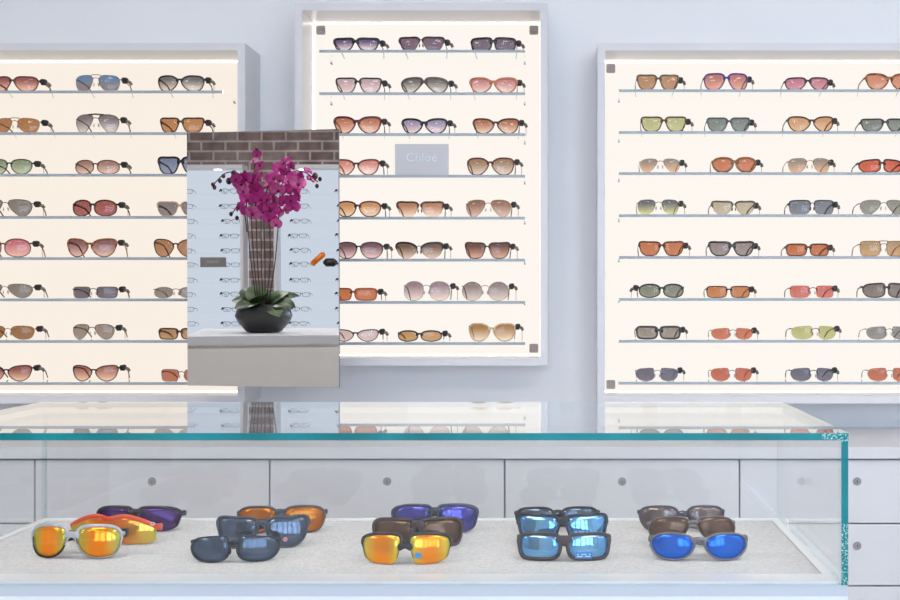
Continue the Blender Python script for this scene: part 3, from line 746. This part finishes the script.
BLKFR = pbr('matte_black_frame', (34, 36, 44), .35)
GREYFR = pbr('grey_sport_frame', (66, 70, 82), .35)
SILV = pbr('pearl_white_frame', (188, 190, 196), .3, .2)
ORFR = pbr('orange_sport_frame', (232, 84, 50), .3)
DKBR = pbr('matte_brown_frame', (62, 48, 46), .4)
GUN2 = pbr('matte_gunmetal_frame', (120, 116, 118), .35, .5)
STICK = pbr('blue_sticker', (38, 138, 206), .5)
STW = pbr('white_print', (225, 230, 235), .5)
CASE_G = [
 # x0,x1,ytop,ybot, rz, tilt, args, label
 (30, 121, 527, 560.5, -4, 6, dict(shape='navigator', fmat=SILV, lmats=[ORANGE], rim=.0024, rim_top=.0046, gap=.015, kx=3.6, lowmat=BLKFR, tmat=BLKFR, tw=.0055),
  'pearl grey sports sunglasses with round orange lenses, front of the leftmost trio', None),
 (68, 155, 516, 546, -5, 8, dict(shape='sport', fmat=ORFR, lmats=[ORANGE2], rim=.001, rim_top=.0052, shield=True, kx=3.8, bridge='none', tmat=ORFR, tw=.005, half=True),
  'orange framed shield sunglasses, middle of the leftmost trio', 'logo'),
 (96, 180, 508, 533, -3, 8, dict(shape='blade', fmat=BLKFR, lmats=[PURP], rim=.0022, rim_top=.0042, gap=.013, kx=3.4, half=True, bridge='bar', tmat=BLKFR, tw=.004),
  'black half-rim sunglasses with purple lenses, back of the leftmost trio', None),
 (194, 279, 538, 564, 5, 6, dict(shape='sport', fmat=BLKFR, lmats=[SMOKE], rim=.0012, rim_top=.0014, gap=.013, kx=4.0, bridge='wire', tw=.0022, thick=.0026),
  'thin black wire sunglasses with smoke lenses, front of second trio', None),
 (220, 308, 518, 550, 5, 8, dict(shape='wayfarer', fmat=GREYFR, lmats=[SMOKE2], rim=.0024, rim_top=.0036, gap=.013, kx=3.0, bridge='bar', tw=.0036),
  'dark grey square sunglasses with pale smoke lenses, middle of second trio', 'stick_red'),
 (240, 325, 508, 535, 5, 8, dict(shape='navigator', fmat=GREYFR, lmats=[BRONZE], rim=.0022, rim_top=.0032, gap=.013, kx=3.0, bridge='bar', tw=.0034),
  'charcoal sunglasses with amber orange lenses, back of second trio', 'stick_blue'),
 (363, 450, 535, 566, 0, 6, dict(shape='blade', fmat=BLKFR, lmats=[FIRE], rim=.0022, rim_top=.0040, gap=.015, kx=3.8, half=True, bridge='bar', tw=.0045, bridge_h=.62),
  'half-rim sunglasses with fire yellow orange lenses, front of middle trio', 'stick_blue'),
 (375, 462, 520, 549, 3, 8, dict(shape='rect', fmat=DKBR, lmats=[BROWN], rim=.0036, rim_top=.0054, gap=.013, kx=3.6, bridge='bar', tw=.005),
  'dark brown wrap sunglasses with brown lenses, middle of middle trio', None),
 (394, 477, 506, 535, 3, 8, dict(shape='blade', fmat=GREYFR, lmats=[VIOLET], rim=.0016, rim_top=.0038, gap=.013, kx=3.2, bridge='bar', tw=.0036),
  'dark sunglasses with violet blue lenses, back of middle trio', 'stick_blue'),
 (519, 609, 535, 562.5, 0, 6, dict(shape='rect', fmat=DKBR, lmats=[ICE], rim=.0042, rim_top=.0046, gap=.013, kx=3.2, bridge='bar', tw=.006),
  'thick brown framed sunglasses with ice blue lenses, front of fourth trio', 'stick_rect'),
 (519, 607, 516, 549, 2, 8, dict(shape='wayfarer', fmat=BLKFR, lmats=[ICE], rim=.0028, rim_top=.0034, gap=.013, kx=3.0, bridge='bar', tw=.004),
  'black framed sunglasses with ice blue lenses, middle of fourth trio', 'stick_rect'),
 (517, 599, 509, 533, 3, 8, dict(shape='navigator', fmat=BLKFR, lmats=[SMOKE2], rim=.0018, rim_top=.0026, gap=.013, kx=3.4, bridge='bar', tw=.003),
  'slim black sunglasses with smoke lenses, back of fourth trio', None),
 (651, 746, 535, 562.5, 0, 6, dict(shape='panto', fmat=GUN2, lmats=[DEEP], rim=.0028, rim_top=.0030, gap=.017, kx=2.8, bridge='bar', tw=.0044, bridge_h=.8),
  'round gunmetal sunglasses with deep blue mirror lenses, front of rightmost trio', None),
 (650, 735, 519, 549, 3, 8, dict(shape='aviator', fmat=GUN2, lmats=[BROWN], rim=.0012, rim_top=.0020, gap=.013, kx=3.2, bridge='bar', tw=.003, thick=.0024),
  'dark metal rounded sunglasses with brown lenses, middle of rightmost trio', None),
 (640, 724, 508, 533, 2, 8, dict(shape='navigator', fmat=GREYFR, lmats=[BROWN2], rim=.0012, rim_top=.0022, gap=.015, kx=3.2, bridge='wire', half=True, tw=.003, thick=.0026),
  'slim half-rim sunglasses with grey brown lenses, back of rightmost trio', None),
]
for (x0, x1, yt, yb, rz, tilt, kw, lab, extra) in CASE_G:
    Y = F*.3855/(yb-300)
    W = (x1-x0)/F*(Y+.018)*1.03; H = (yb-yt)/F*Y*1.03
    root = thing('sunglasses', lab, 'sunglasses', (X((x0+x1)/2, Y+.018), Y, ZBED+.0006), rz=R(rz), group='sunglasses in the glass case')
    root.rotation_euler.x = R(-tilt)
    kw = dict(kw); kx = kw['kx']
    if kw.get('bridge') == 'bar': kw.setdefault('bridge_h', .84)
    glasses_parts(root, W, H, tagside=0, folded=True, **kw)
    ys = lambda x, z: kx*x*x+4.0*(z-H/2)**2
    def decal(name, x, z, rx_, rz_, mat, n=20):
        bm = bmesh.new(); loop = []
        for a in range(n):
            t = a*2*math.pi/n; c, s = math.cos(t), math.sin(t)
            if n == 4: t += math.pi/4; c, s = math.copysign(1, math.cos(t)), math.copysign(1, math.sin(t))
            xx, zz = x+rx_*c, z+rz_*s
            loop.append((xx, zz))
        f = [bm.verts.new((a, ys(a, b)-.0009, b)) for a, b in loop]; k = [bm.verts.new((a, ys(a, b)-.0002, b)) for a, b in loop]
        bm.faces.new(f); bm.faces.new(k[::-1])
        for i in range(len(f)): bm.faces.new((f[i], k[i], k[(i+1) % len(f)], f[(i+1) % len(f)]))
        return obj(name, bm, mat, root)
    if extra == 'stick_blue':
        decal('sticker', .019, H*.28 if yb > 560 else H*.3, .0052, .0042, STICK)
    elif extra == 'stick_red':
        decal('sticker', .036, H*.26, .0035, .0038, pbr('pinkish_sticker', (196, 128, 140), .5))
    elif extra == 'stick_rect':
        s_ = decal('sticker', .029, H*.2 if yb > 560 else H*.42, .0125, .0048, STICK, 4)
        bm = bmesh.new()
        z0_ = H*.2 if yb > 560 else H*.42
        for dz in (.0014, -.0016):
            for i in range(7):
                xa = .0195+i*.0029
                if (i+int(dz*1e4)) % 4 == 3: continue
                box(bm, xa, xa+.0021, ys(xa, z0_)-.0013, ys(xa, z0_)-.0008, z0_+dz-.0008, z0_+dz+.0008)
        obj('sticker_print', bm, STW, s_)
    elif extra == 'logo':
        zl = H*.66
        bm = bmesh.new(); n = 24; yo = ys(W/2, zl)
        for i in range(n):
            t0, t1 = i*2*math.pi/n, (i+1)*2*math.pi/n
            q = []
            for t, r in ((t0, 1), (t1, 1), (t1, .55), (t0, .55)):
                q.append(Vector((W/2-.006+.0048*r*math.cos(t), yo-.0055+.0, zl+.0026*r*math.sin(t))))
            f = [bm.verts.new(v) for v in q]; kk = [bm.verts.new(v+Vector((0, .0012, 0))) for v in q]
            bm.faces.new(f); bm.faces.new(kk[::-1])
            for j in range(4): bm.faces.new((f[j], kk[j], kk[(j+1) % 4], f[(j+1) % 4]))
        em = obj('emblem', bm, STW, root)
    settle(root, ZBED)

# ------------------------------------------------------------------ the mirror
YM = 3.0
psi, th = R(-9), R(.35)
NM = Vector((math.sin(psi)*math.cos(th), -math.cos(psi)*math.cos(th), -math.sin(th))).normalized()
MC = P(262.3, 259, YM)
def reflect(p): return Vector(p)-2*((Vector(p)-MC).dot(NM))*NM
def V(px, py, Yv): return reflect(P(px, py, Yv))
def hit(px, py):
    d = P(px, py, 1)-Vector((0, 0, CZ)); o = Vector((0, 0, CZ))
    return o+d*((MC-o).dot(NM)/d.dot(NM))
mirror = thing('mirror', 'frameless rectangular mirror reflecting a pink orchid and brick wall, between two lit cabinets', 'mirror', MC)
mirror.rotation_euler = (th, 0, psi)
L_, R_ = hit(187.2, 259), hit(338.8, 259); T_, B_ = hit(262.3, 130.9), hit(262.3, 386.5)
inv = (Matrix.Translation(MC) @ mirror.rotation_euler.to_matrix().to_4x4()).inverted()
l_, r_, t_, b_ = (inv @ L_).x, (inv @ R_).x, (inv @ T_).z, (inv @ B_).z
m = bpy.data.materials.new('silvered_mirror'); nt, out = nodes(m)
gl = N(nt, 'ShaderNodeBsdfGlossy', Roughness=0.0); gl.inputs[0].default_value = (.965, .975, .975, 1); nt.links.new(gl.outputs[0], out.inputs[0])
bm = bmesh.new(); box(bm, l_, r_, 0, .006, b_, t_)
for f in bm.faces:
    f.normal_update(); f.material_index = 0 if f.normal.y < -.5 else 1
obj('mirror_glass', bm, [m, pbr('mirror_edge', (96, 100, 104), .3)], mirror)
bm = bmesh.new(); box(bm, l_+.03, r_-.03, .0065, .022, b_+.03, t_-.03, .002); obj('backing_board', bm, pbr('backing_grey', (120, 120, 124), .6), mirror)
bm = bmesh.new()
a_ = inv @ Vector((-.838, YW-.001, MC.z+.1)); sweep(bm, [(-.0, .022, .1), (.0, .08, .1), tuple(a_)], .011, n=12)
obj('wall_arm', bm, CHROME, mirror, smooth=True)

# ------------------------------------------------------------------ what the mirror looks at
ROT = 2*psi
def rear(name, lab, cat, p, extra=0, group=None):
    return thing(name, lab, cat, p, ROT+extra, group)
# brick wall
def brick_mat():
    m = bpy.data.materials.new('grey_brown_brick'); nt, out = nodes(m)
    tc = N(nt, 'ShaderNodeTexCoord'); mp = N(nt, 'ShaderNodeMapping'); mp.inputs['Rotation'].default_value = (R(90), 0, 0)
    nt.links.new(tc.outputs['Object'], mp.inputs['Vector'])
    br = N(nt, 'ShaderNodeTexBrick'); br.inputs['Scale'].default_value = 1.0
    br.inputs['Brick Width'].default_value = .19; br.inputs['Row Height'].default_value = .0775; br.inputs['Mortar Size'].default_value = .0095
    br.inputs['Mortar Smooth'].default_value = .3; br.inputs['Bias'].default_value = -.2
    br.inputs['Color1'].default_value = (*lin((128, 108, 102)), 1); br.inputs['Color2'].default_value = (*lin((146, 130, 126)), 1)
    br.inputs['Mortar'].default_value = (*lin((182, 170, 166)), 1)
    nt.links.new(mp.outputs[0], br.inputs['Vector'])
    nz = N(nt, 'ShaderNodeTexNoise', Scale=9.0, Detail=5.0); nt.links.new(tc.outputs['Object'], nz.inputs['Vector'])
    cr = N(nt, 'ShaderNodeValToRGB'); cr.color_ramp.elements[0].position = .35; cr.color_ramp.elements[1].position = .72
    cr.color_ramp.elements[0].color = (.85, .85, .85, 1); cr.color_ramp.elements[1].color = (1.5, 1.5, 1.5, 1)
    nt.links.new(nz.outputs['Fac'], cr.inputs['Fac'])
    mx = N(nt, 'ShaderNodeMix', data_type='RGBA', blend_type='MULTIPLY'); mx.inputs[0].default_value = 1
    nt.links.new(br.outputs['Color'], mx.inputs[6]); nt.links.new(cr.outputs[0], mx.inputs[7])
    b = N(nt, 'ShaderNodeBsdfPrincipled', Roughness=.9); nt.links.new(mx.outputs[2], b.inputs['Base Color'])
    bp = N(nt, 'ShaderNodeBump', Strength=.5, Distance=.006); nt.links.new(br.outputs['Fac'], bp.inputs['Height']); bp.invert = True
    nt.links.new(bp.outputs[0], b.inputs['Normal']); nt.links.new(b.outputs[0], out.inputs[0])
    return m
YV = 8.92
W0 = V(262.3, 259, YV)
Mw = Matrix.Translation((W0.x, W0.y, 0)) @ Matrix.Rotation(ROT, 4, 'Z')
bm = bmesh.new(); box(bm, -1.5, 1.9, -.12, 0, 0, HC)
o = struct('wall_rear_left', bm, brick_mat()); o.matrix_world = Mw
def lx(px, Yv=YV): return (px-262.3)/F*Yv      # local x on the rear wall
BLU = emit('backlit_unit_panel', (.61, .67, .77), 1.0)
def rz_(py, Yv=8.75): return V(262, py, Yv).z
# two shelving units (local y from 0 to .17 in front of the bricks)
ROWS = [193.4, 208.3, 223.4, 238.0, 253.0, 267.0, 282.4, 297.0, 311.7, 326.3]
ztop_u = rz_(168.5)
unit_info = []
for (a, b, words) in ((lx(150, 8.8), lx(248.5, 8.8), 'white eyeglasses shelving unit left of the brick strip, seen in the mirror'),
                      (lx(279, 8.8), lx(378, 8.8), 'white eyeglasses shelving unit right of the brick strip, seen in the mirror')):
    u = thing('shelving_unit', words, 'shelving unit', Mw @ Vector(((a+b)/2, .001, 0)), ROT, 'shelving units on the brick wall')
    w = (b-a)/2
    bm = bmesh.new(); box(bm, -w, w, 0, .02, 0, ztop_u); obj('back_panel', bm, BLU, u)
    bm = bmesh.new(); box(bm, -w, -w+.022, .0202, .15, 0, ztop_u); obj('side_panel', bm, WHITE, u)
    bm = bmesh.new(); box(bm, w-.022, w, .0202, .15, 0, ztop_u); obj('side_panel', bm, WHITE, u)
    bm = bmesh.new(); box(bm, -w, w, .0202, .17, ztop_u+.0003, ztop_u+.03); obj('header', bm, WHITE, u)
    for ry in ROWS:
        z = rz_(ry); bm = bmesh.new(); box(bm, -w+.0225, w-.0225, .0205, .145, z-.008, z)
        obj('shelf', bm, SHELFGL, u)
    bm = bmesh.new(); box(bm, -w+.0225, w-.0225, .0205, .148, 0, .9); obj('plinth', bm, WHITE, u)
    for q in (-w*.45, w*.45):
        bm = bmesh.new(); disc_cyl(bm, (q, .09, ztop_u-.004), .03, .004, 'z', 16)
        obj('downlight', bm, emit('downlight_glow', (1, .97, .92), 4.0), u)
EYE = [pbr('black_wire_frame', (30, 30, 36), .3), pbr('brown_wire_frame', (84, 60, 52), .3), pbr('blue_wire_frame', (60, 72, 96), .3)]
CLR = glass('demo_lens', (.95, .96, .97))
protos = []
for fi, (fm, shp, w, h) in enumerate([(EYE[0], 'rect', .132, .034), (EYE[1], 'oval', .13, .036), (EYE[2], 'rect', .134, .036), (EYE[0], 'panto', .13, .04)]):
    p = thing('eyeglasses', 'x', 'eyeglasses', (0, 0, 0))
    glasses_parts(p, w, h, shp, fm, [CLR], rim=.0018, rim_top=.0026, gap=.013, kx=1.4, bridge='bar', tw=.0024, tlen=.11, tagside=1)
    protos.append(p)
used = set()
cols = [(189.5, 'outer', 'left'), (235.5, 'inner', 'left'), (304.5, 'inner', 'right'), (351, 'outer', 'right')]
for ri, ry in enumerate(ROWS):
    for ci, (px, io, un) in enumerate(cols):
        k = random.choice([0, 0, 1, 2, 3]) if ci else random.choice([2, 2, 1])
        if k in used: g_ = dup(protos[k])
        else: g_ = protos[k]; used.add(k)
        z = rz_(ry)
        g_.location = Mw @ Vector((lx(px+random.uniform(-1.5, 1.5), 8.8), .138, 0)); settle(g_, z)
        g_.rotation_euler = (0, 0, ROT+math.pi)
        kind = ['black rectangular', 'brown oval', 'blue grey rectangular', 'black rounded'][k]
        rowname = ['top', 'second', 'third', 'fourth', 'fifth', 'sixth', 'seventh', 'eighth', 'ninth', 'lowest'][ri]
        g_['label'] = '%s eyeglasses in mirror, %s unit, %s column, %s row' % (kind, un, io, rowname)
        g_['group'] = 'eyeglasses on the shelving units seen in the mirror'
for k in range(len(protos)):
    if k not in used:
        for c in list(protos[k].children_recursive): bpy.data.objects.remove(c)
        bpy.data.objects.remove(protos[k])
# small grey plaque and the orange case on those units
p = Mw @ Vector((lx(218, 8.75), .168, 0)); p.z = rz_(267.0)+.0003
pl = rear('shelf_plaque', 'small grey plaque on left shelving unit seen in the mirror', 'plaque', p)
bm = bmesh.new(); box(bm, -.1, .1, -.028, -.022, 0, .076, .001); obj('plate', bm, pbr('plaque_grey', (140, 134, 132), .5), pl)
bm = bmesh.new()
for i in range(6): box(bm, -.045+i*.016, -.035+i*.016, -.0215, -.0195, .032, .05)
obj('lettering', bm, pbr('plaque_letter', (176, 172, 170), .4), pl)
p = Mw @ Vector((lx(331, 8.7), .10, 0)); p.z = rz_(267.0)+.0003
ca = rear('glasses_case', 'black eyeglasses case on the right shelving unit seen in the mirror', 'glasses case', p)
bm = bmesh.new(); sweep(bm, [(-.02, .02, .035), (0, .02, .035), (.06, .02, .035), (.085, .02, .035)], [(.02, .012), (.03, .033), (.03, .033), (.02, .014)], n=14); obj('shell', bm, pbr('black_case', (44, 44, 48), .4), ca, smooth=True)
p = Mw @ Vector((lx(325, 8.7), .16, 0)); p.z = rz_(267.0)+.0003
ca = rear('orange_glasses_case', 'bright orange eyeglasses case leaning on the black case, seen in the mirror', 'glasses case', p)
bm = bmesh.new(); sweep(bm, [(-.055, .01, .016), (-.05, .01, .022), (.035, .01, .098), (.045, .01, .104)], [(.012, .012), (.024, .022), (.024, .022), (.012, .012)], n=14); obj('shell', bm, pbr('orange_case', (255, 130, 24), .4), ca, smooth=True)

# pedestal counter
YP = 4.53
FL, FRr = V(184.5, 336.3, YP), V(339, 335.6, YP)
pc = (FL+FRr)/2
pw = .5*(FRr-FL).length*1.0
zc_ = pc.z
ped = thing('pedestal_counter', 'white drawer counter under the orchid seen in the mirror', 'counter', (pc.x, pc.y, 0), ROT-R(12))
BODY = pbr('counter_lacquer', (250, 244, 236), .4)
bm = bmesh.new(); box(bm, -pw+.004, pw-.004, -.84, -.02, 0, zc_-.037); obj('body', bm, BODY, ped)
bm = bmesh.new(); box(bm, -pw-.002, pw+.002, -.85, 0, zc_-.036, zc_, .002); obj('counter_top', bm, WHITE, ped)
zz = zc_-.048
for i in range(3):
    bm = bmesh.new(); box(bm, -pw+.006, pw-.006, -.0198, -.001, zz-.24, zz, .002); obj('drawer', bm, BODY, ped); zz -= .244

# orchid
YO = 4.88
base = V(264, 333, YO); base.z = zc_+.0005
orch = thing('potted_orchid', 'magenta orchid in a dark bowl on the white counter seen in the mirror', 'plant', base, ROT)
so = F/YO
def q(px, py, dy=0):        # local orchid coordinates
    v = V(px, py, YO+dy); iv = (Matrix.Translation(base) @ Matrix.Rotation(ROT, 4, 'Z')).inverted()
    return iv @ v
POT = pbr('dark_stone_pot', (44, 44, 42), .35)
bm = bmesh.new()
r_p = 28/so; hp = 28/so
lathe(bm, [(0, 0), (r_p*.5, 0), (r_p*.62, .006), (r_p*.9, hp*.36), (r_p, hp*.6), (r_p*.92, hp*.85), (r_p*.66, hp*1.0), (r_p*.6, hp*.98), (r_p*.7, hp*.82), (0, hp*.78)], n=40)
obj('pot', bm, POT, orch, smooth=True)
def blade(bm, L, Wd, curl=.3, fold=.15, nu=8, nv=4, tip=1.0):
    """leaf or petal along +x from the origin, curling towards +z then down"""
    rows = []
    for i in range(nu+1):
        t = i/nu; w = Wd*math.sin(math.pi*min(1, (.04+t*.96)))**.6*(.35+.65*min(1, t*2.2)) if i < nu else 0
        row = []
        for j in range(-nv, nv+1):
            s = j/nv
            row.append(bm.verts.new((L*t, w*s, curl*L*(t-t*t*1.35)+fold*abs(s)*w)))
        rows.append(row)
    for a, b in zip(rows, rows[1:]):
        for j in range(2*nv): bm.faces.new((a[j], a[j+1], b[j+1], b[j]))
LEAF = pbr('orchid_leaf', (58, 84, 46), .35, noise=.3, nscale=30)
LEAF2 = pbr('orchid_leaf_light', (98, 124, 78), .35, noise=.2, nscale=30)
top = Vector((0, 0, hp*.9))
for i, (tx, ty, dy, wd) in enumerate([(232, 297, 0, .034), (236, 305, -.1, .03), (243, 286, .03, .04), (254, 284, .02, .04), (262, 292, -.08, .036), (276, 290, .02, .036), (286, 290, .0, .034),
                                      (297, 292, 0, .03), (293, 303, -.09, .032), (278, 312, -.13, .034), (248, 303, -.13, .036)]):
    tipp = q(tx, ty, dy); st = Vector(((.02 if tx > 264 else -.02), 0, hp*.85)); d = tipp-st
    bm = bmesh.new(); blade(bm, 1, wd*1.3/d.length, .45, .2)
    M = Matrix.Identity(3)
    xax = d.normalized(); side = Vector((0, 0, 1)).cross(xax).normalized() if abs(xax.z) < .98 else Vector((0, 1, 0))
    if side.y*0+abs(side.x) > 2: pass
    zax = xax.cross(side); zax = (zax+Vector((0, .9, .3))).normalized()
    yax = zax.cross(xax).normalized(); zax = xax.cross(yax).normalized()
    M = Matrix((xax, yax, zax)).transposed()
    for v in bm.verts: v.co = st+(M @ (v.co*d.length))
    obj('leaf', bm, LEAF if i % 3 else LEAF2, orch, smooth=True)
STEM = pbr('orchid_stem', (62, 34, 40), .5)
stems = [[(257, 306), (251, 262), (247, 215), (246, 188), (239, 174), (226, 173), (214, 184)],
         [(259, 306), (254, 262), (251, 205), (254, 170), (257, 151)],
         [(261, 306), (257.5, 262), (255.5, 195)], [(263, 306), (261.5, 262), (261, 200)],
         [(265, 306), (265, 262), (264, 210), (268, 185)], [(266, 306), (270, 262), (269.5, 205)],
         [(268, 306), (275, 262), (279, 215), (281, 188), (290, 173), (304, 172), (318, 182)], [(247, 232), (244, 212), (238, 206), (232, 214)]]
for k, s_ in enumerate(stems):
    ctrl = [q(x, y, .03*math.sin(k*2.1)*min(1, j/2)) for j, (x, y) in enumerate(s_)]
    pts = []
    for j in range(len(ctrl)-1):
        p0, p1, p2, p3 = ctrl[max(j-1, 0)], ctrl[j], ctrl[j+1], ctrl[min(j+2, len(ctrl)-1)]
        for f in range(6):
            t = f/6; pts.append(.5*((2*p1)+(-p0+p2)*t+(2*p0-5*p1+4*p2-p3)*t*t+(-p0+3*p1-3*p2+p3)*t**3))
    pts.append(ctrl[-1]); bm = bmesh.new(); sweep(bm, pts, .0024, up=(0, 1, 0.01), n=6); obj('stem', bm, STEM, orch, smooth=True)
PET = pbr('magenta_petal', (206, 40, 150), .5, noise=.25, nscale=60)
PET2 = pbr('pale_magenta_petal', (214, 84, 160), .5, noise=.2, nscale=60)
LIP = pbr('dark_purple_lip', (122, 16, 84), .4)
def flower_mesh(lip=False):
    bm = bmesh.new()
    def add(ang, L, Wd, curl, lift=0):
        b2 = bmesh.new(); blade(b2, L, Wd, curl, .12)
        M = Matrix.Rotation(R(ang), 3, 'Z')
        vm = {}
        for v in b2.verts: vm[v] = bm.verts.new((M @ v.co)+Vector((0, 0, lift)))
        for f in b2.faces: bm.faces.new([vm[v] for v in f.verts])
        b2.free()
    if lip:
        add(270, .016, .008, .8, .003); add(240, .010, .005, 1.2, .004); add(300, .010, .005, 1.2, .004)
    else:
        add(90, .034, .014, .25); add(215, .034, .013, .25); add(325, .034, .013, .25)
        add(12, .038, .023, .2, .001); add(168, .038, .023, .2, .001)
    # flower faces +y in local space
    for v in bm.verts: v.co = Matrix(((1, 0, 0), (0, 0, 1), (0, 1, 0))) @ v.co
    return bm
pf = obj('flower', flower_mesh(), PET, orch, smooth=True); lp = obj('lip', flower_mesh(True), LIP, pf, smooth=True)
me2 = pf.data.copy(); me2.materials[0] = PET2
FL_ = [(257, 154), (254, 161), (260, 165), (256, 171), (236, 179), (241, 184), (246, 178), (252, 181), (259, 178), (243, 191), (250, 191), (257, 190), (247, 199), (254, 200), (261, 198),
       (240, 207), (246, 212), (253, 213), (260, 210), (264, 205), (285, 162), (291, 166), (279, 168), (286, 173), (273, 178), (280, 180), (288, 181), (295, 177), (270, 186), (278, 190), (286, 190),
       (293, 189), (268, 199), (275, 200), (284, 201), (291, 200), (271, 209), (278, 212), (287, 209), (293, 207), (270, 219), (276, 224), (301, 176), (308, 171), (311, 179), (298, 183), (297, 196)]
for i, (x, y) in enumerate(FL_):
    if i == 0: f, l = pf, lp
    else:
        f = pf.copy(); l = lp.copy(); COL.objects.link(f); COL.objects.link(l); l.parent = f; f.parent = orch
        if i % 4 == 1: f.data = me2
    f.location = q(x, y, random.uniform(-.05, .05))
    small = y < 172 and 250 < x < 264 or x > 300
    sc_ = (.62 if small else random.uniform(.72, 1.05)); f.scale = (sc_,)*3
    f.rotation_euler = (R(random.uniform(-30, 40)), R(random.uniform(-25, 25)), R(random.uniform(-50, 50)))
BUD = pbr('dark_bud', (78, 34, 46), .45)
bm = bmesh.new(); bmesh.ops.create_icosphere(bm, subdivisions=2, radius=.0085)
for v in bm.verts: v.co.z *= 1.25
pb = obj('bud', bm, BUD, orch, smooth=True)
for i, (x, y) in enumerate([(213, 184.5), (214.5, 187.5), (220, 181), (223.5, 176), (320, 179), (317, 186), (231, 214), (237, 218), (257, 149)]):
    b = pb if i == 0 else pb.copy()
    if i: COL.objects.link(b); b.parent = orch
    b.location = q(x, y)
for i, (x, y) in enumerate([(234, 173.5), (229, 181), (315, 176)]):
    b = pb.copy(); COL.objects.link(b); b.parent = orch; b.data = pb.data if i < 0 else b.data; b.location = q(x, y); b.scale = (1.5,)*3

# ------------------------------------------------------------------ lights
LG = emit('ceiling_light_glow', (1.0, .955, .91), 13.2)
LPOS = [(-2.6, 1.0), (-.9, 1.0), (.9, 1.0), (2.5, 1.0), (-3.6, -.6), (-1.2, -.6), (1.2, -.6), (2.7, -.6)]
PN = {0: 'over the worktop at the far left', 1: 'above the left of the glass case', 2: 'above the right of the glass case', 3: 'over the worktop at far right',
      4: 'at rear far left', 5: 'at rear centre left', 6: 'at rear centre right', 7: 'at rear far right'}
for i, (x, y) in enumerate(LPOS):
    t = thing('ceiling_light', 'square recessed ceiling light '+PN[i], 'ceiling light', (x, y, HC), 0, 'ceiling lights')
    bm = bmesh.new(); s = .3
    box(bm, -s-.02, s+.02, -s-.02, -s, -.03, -.0005); box(bm, -s-.02, s+.02, s, s+.02, -.03, -.0005)
    box(bm, -s-.02, -s, -s, s, -.03, -.0005); box(bm, s, s+.02, -s, s, -.03, -.0005)
    obj('frame', bm, WHITE, t)
    bm = bmesh.new(); box(bm, -s+.001, s-.001, -s+.001, s-.001, -.02, -.001); obj('diffuser', bm, LG, t)
def area(name, loc, rot, sx, sy, power, col):
    l = bpy.data.lights.new(name, 'AREA'); l.shape = 'RECTANGLE'; l.size = sx; l.size_y = sy; l.energy = power; l.color = col
    o = bpy.data.objects.new(name, l); COL.objects.link(o); o.location = loc; o.rotation_euler = rot
    return o
area('daylight_window', ((wx0+wx1)/2, YR-.3, (wz0+wz1)/2), (R(90), 0, R(0)), wx1-wx0, wz1-wz0, 140, (.60, .75, 1.0))
w = bpy.data.worlds.new('daylight_sky'); SC.world = w; w.use_nodes = True
w.node_tree.nodes['Background'].inputs[0].default_value = (.62, .76, 1, 1); w.node_tree.nodes['Background'].inputs[1].default_value = .8

# ------------------------------------------------------------------ camera and render look
cam = bpy.data.cameras.new('camera'); co = bpy.data.objects.new('camera', cam); COL.objects.link(co)
co.location = (0, 0, CZ); co.rotation_euler = (R(90), 0, 0)
cam.sensor_width = 36; cam.lens = F/900*36; cam.shift_x = (450-CX)/900; cam.shift_y = 0; cam.clip_start = .02
SC.camera = co
SC.view_settings.view_transform = 'Standard'; SC.view_settings.look = 'None'; SC.view_settings.gamma = 1
SC.view_settings.exposure = 0
SC.cycles.max_bounces = 10; SC.cycles.transparent_max_bounces = 40; SC.cycles.glossy_bounces = 6
SC.cycles.sample_clamp_indirect = 6; SC.cycles.caustics_reflective = False; SC.cycles.caustics_refractive = False
SC.cycles.use_denoising = True
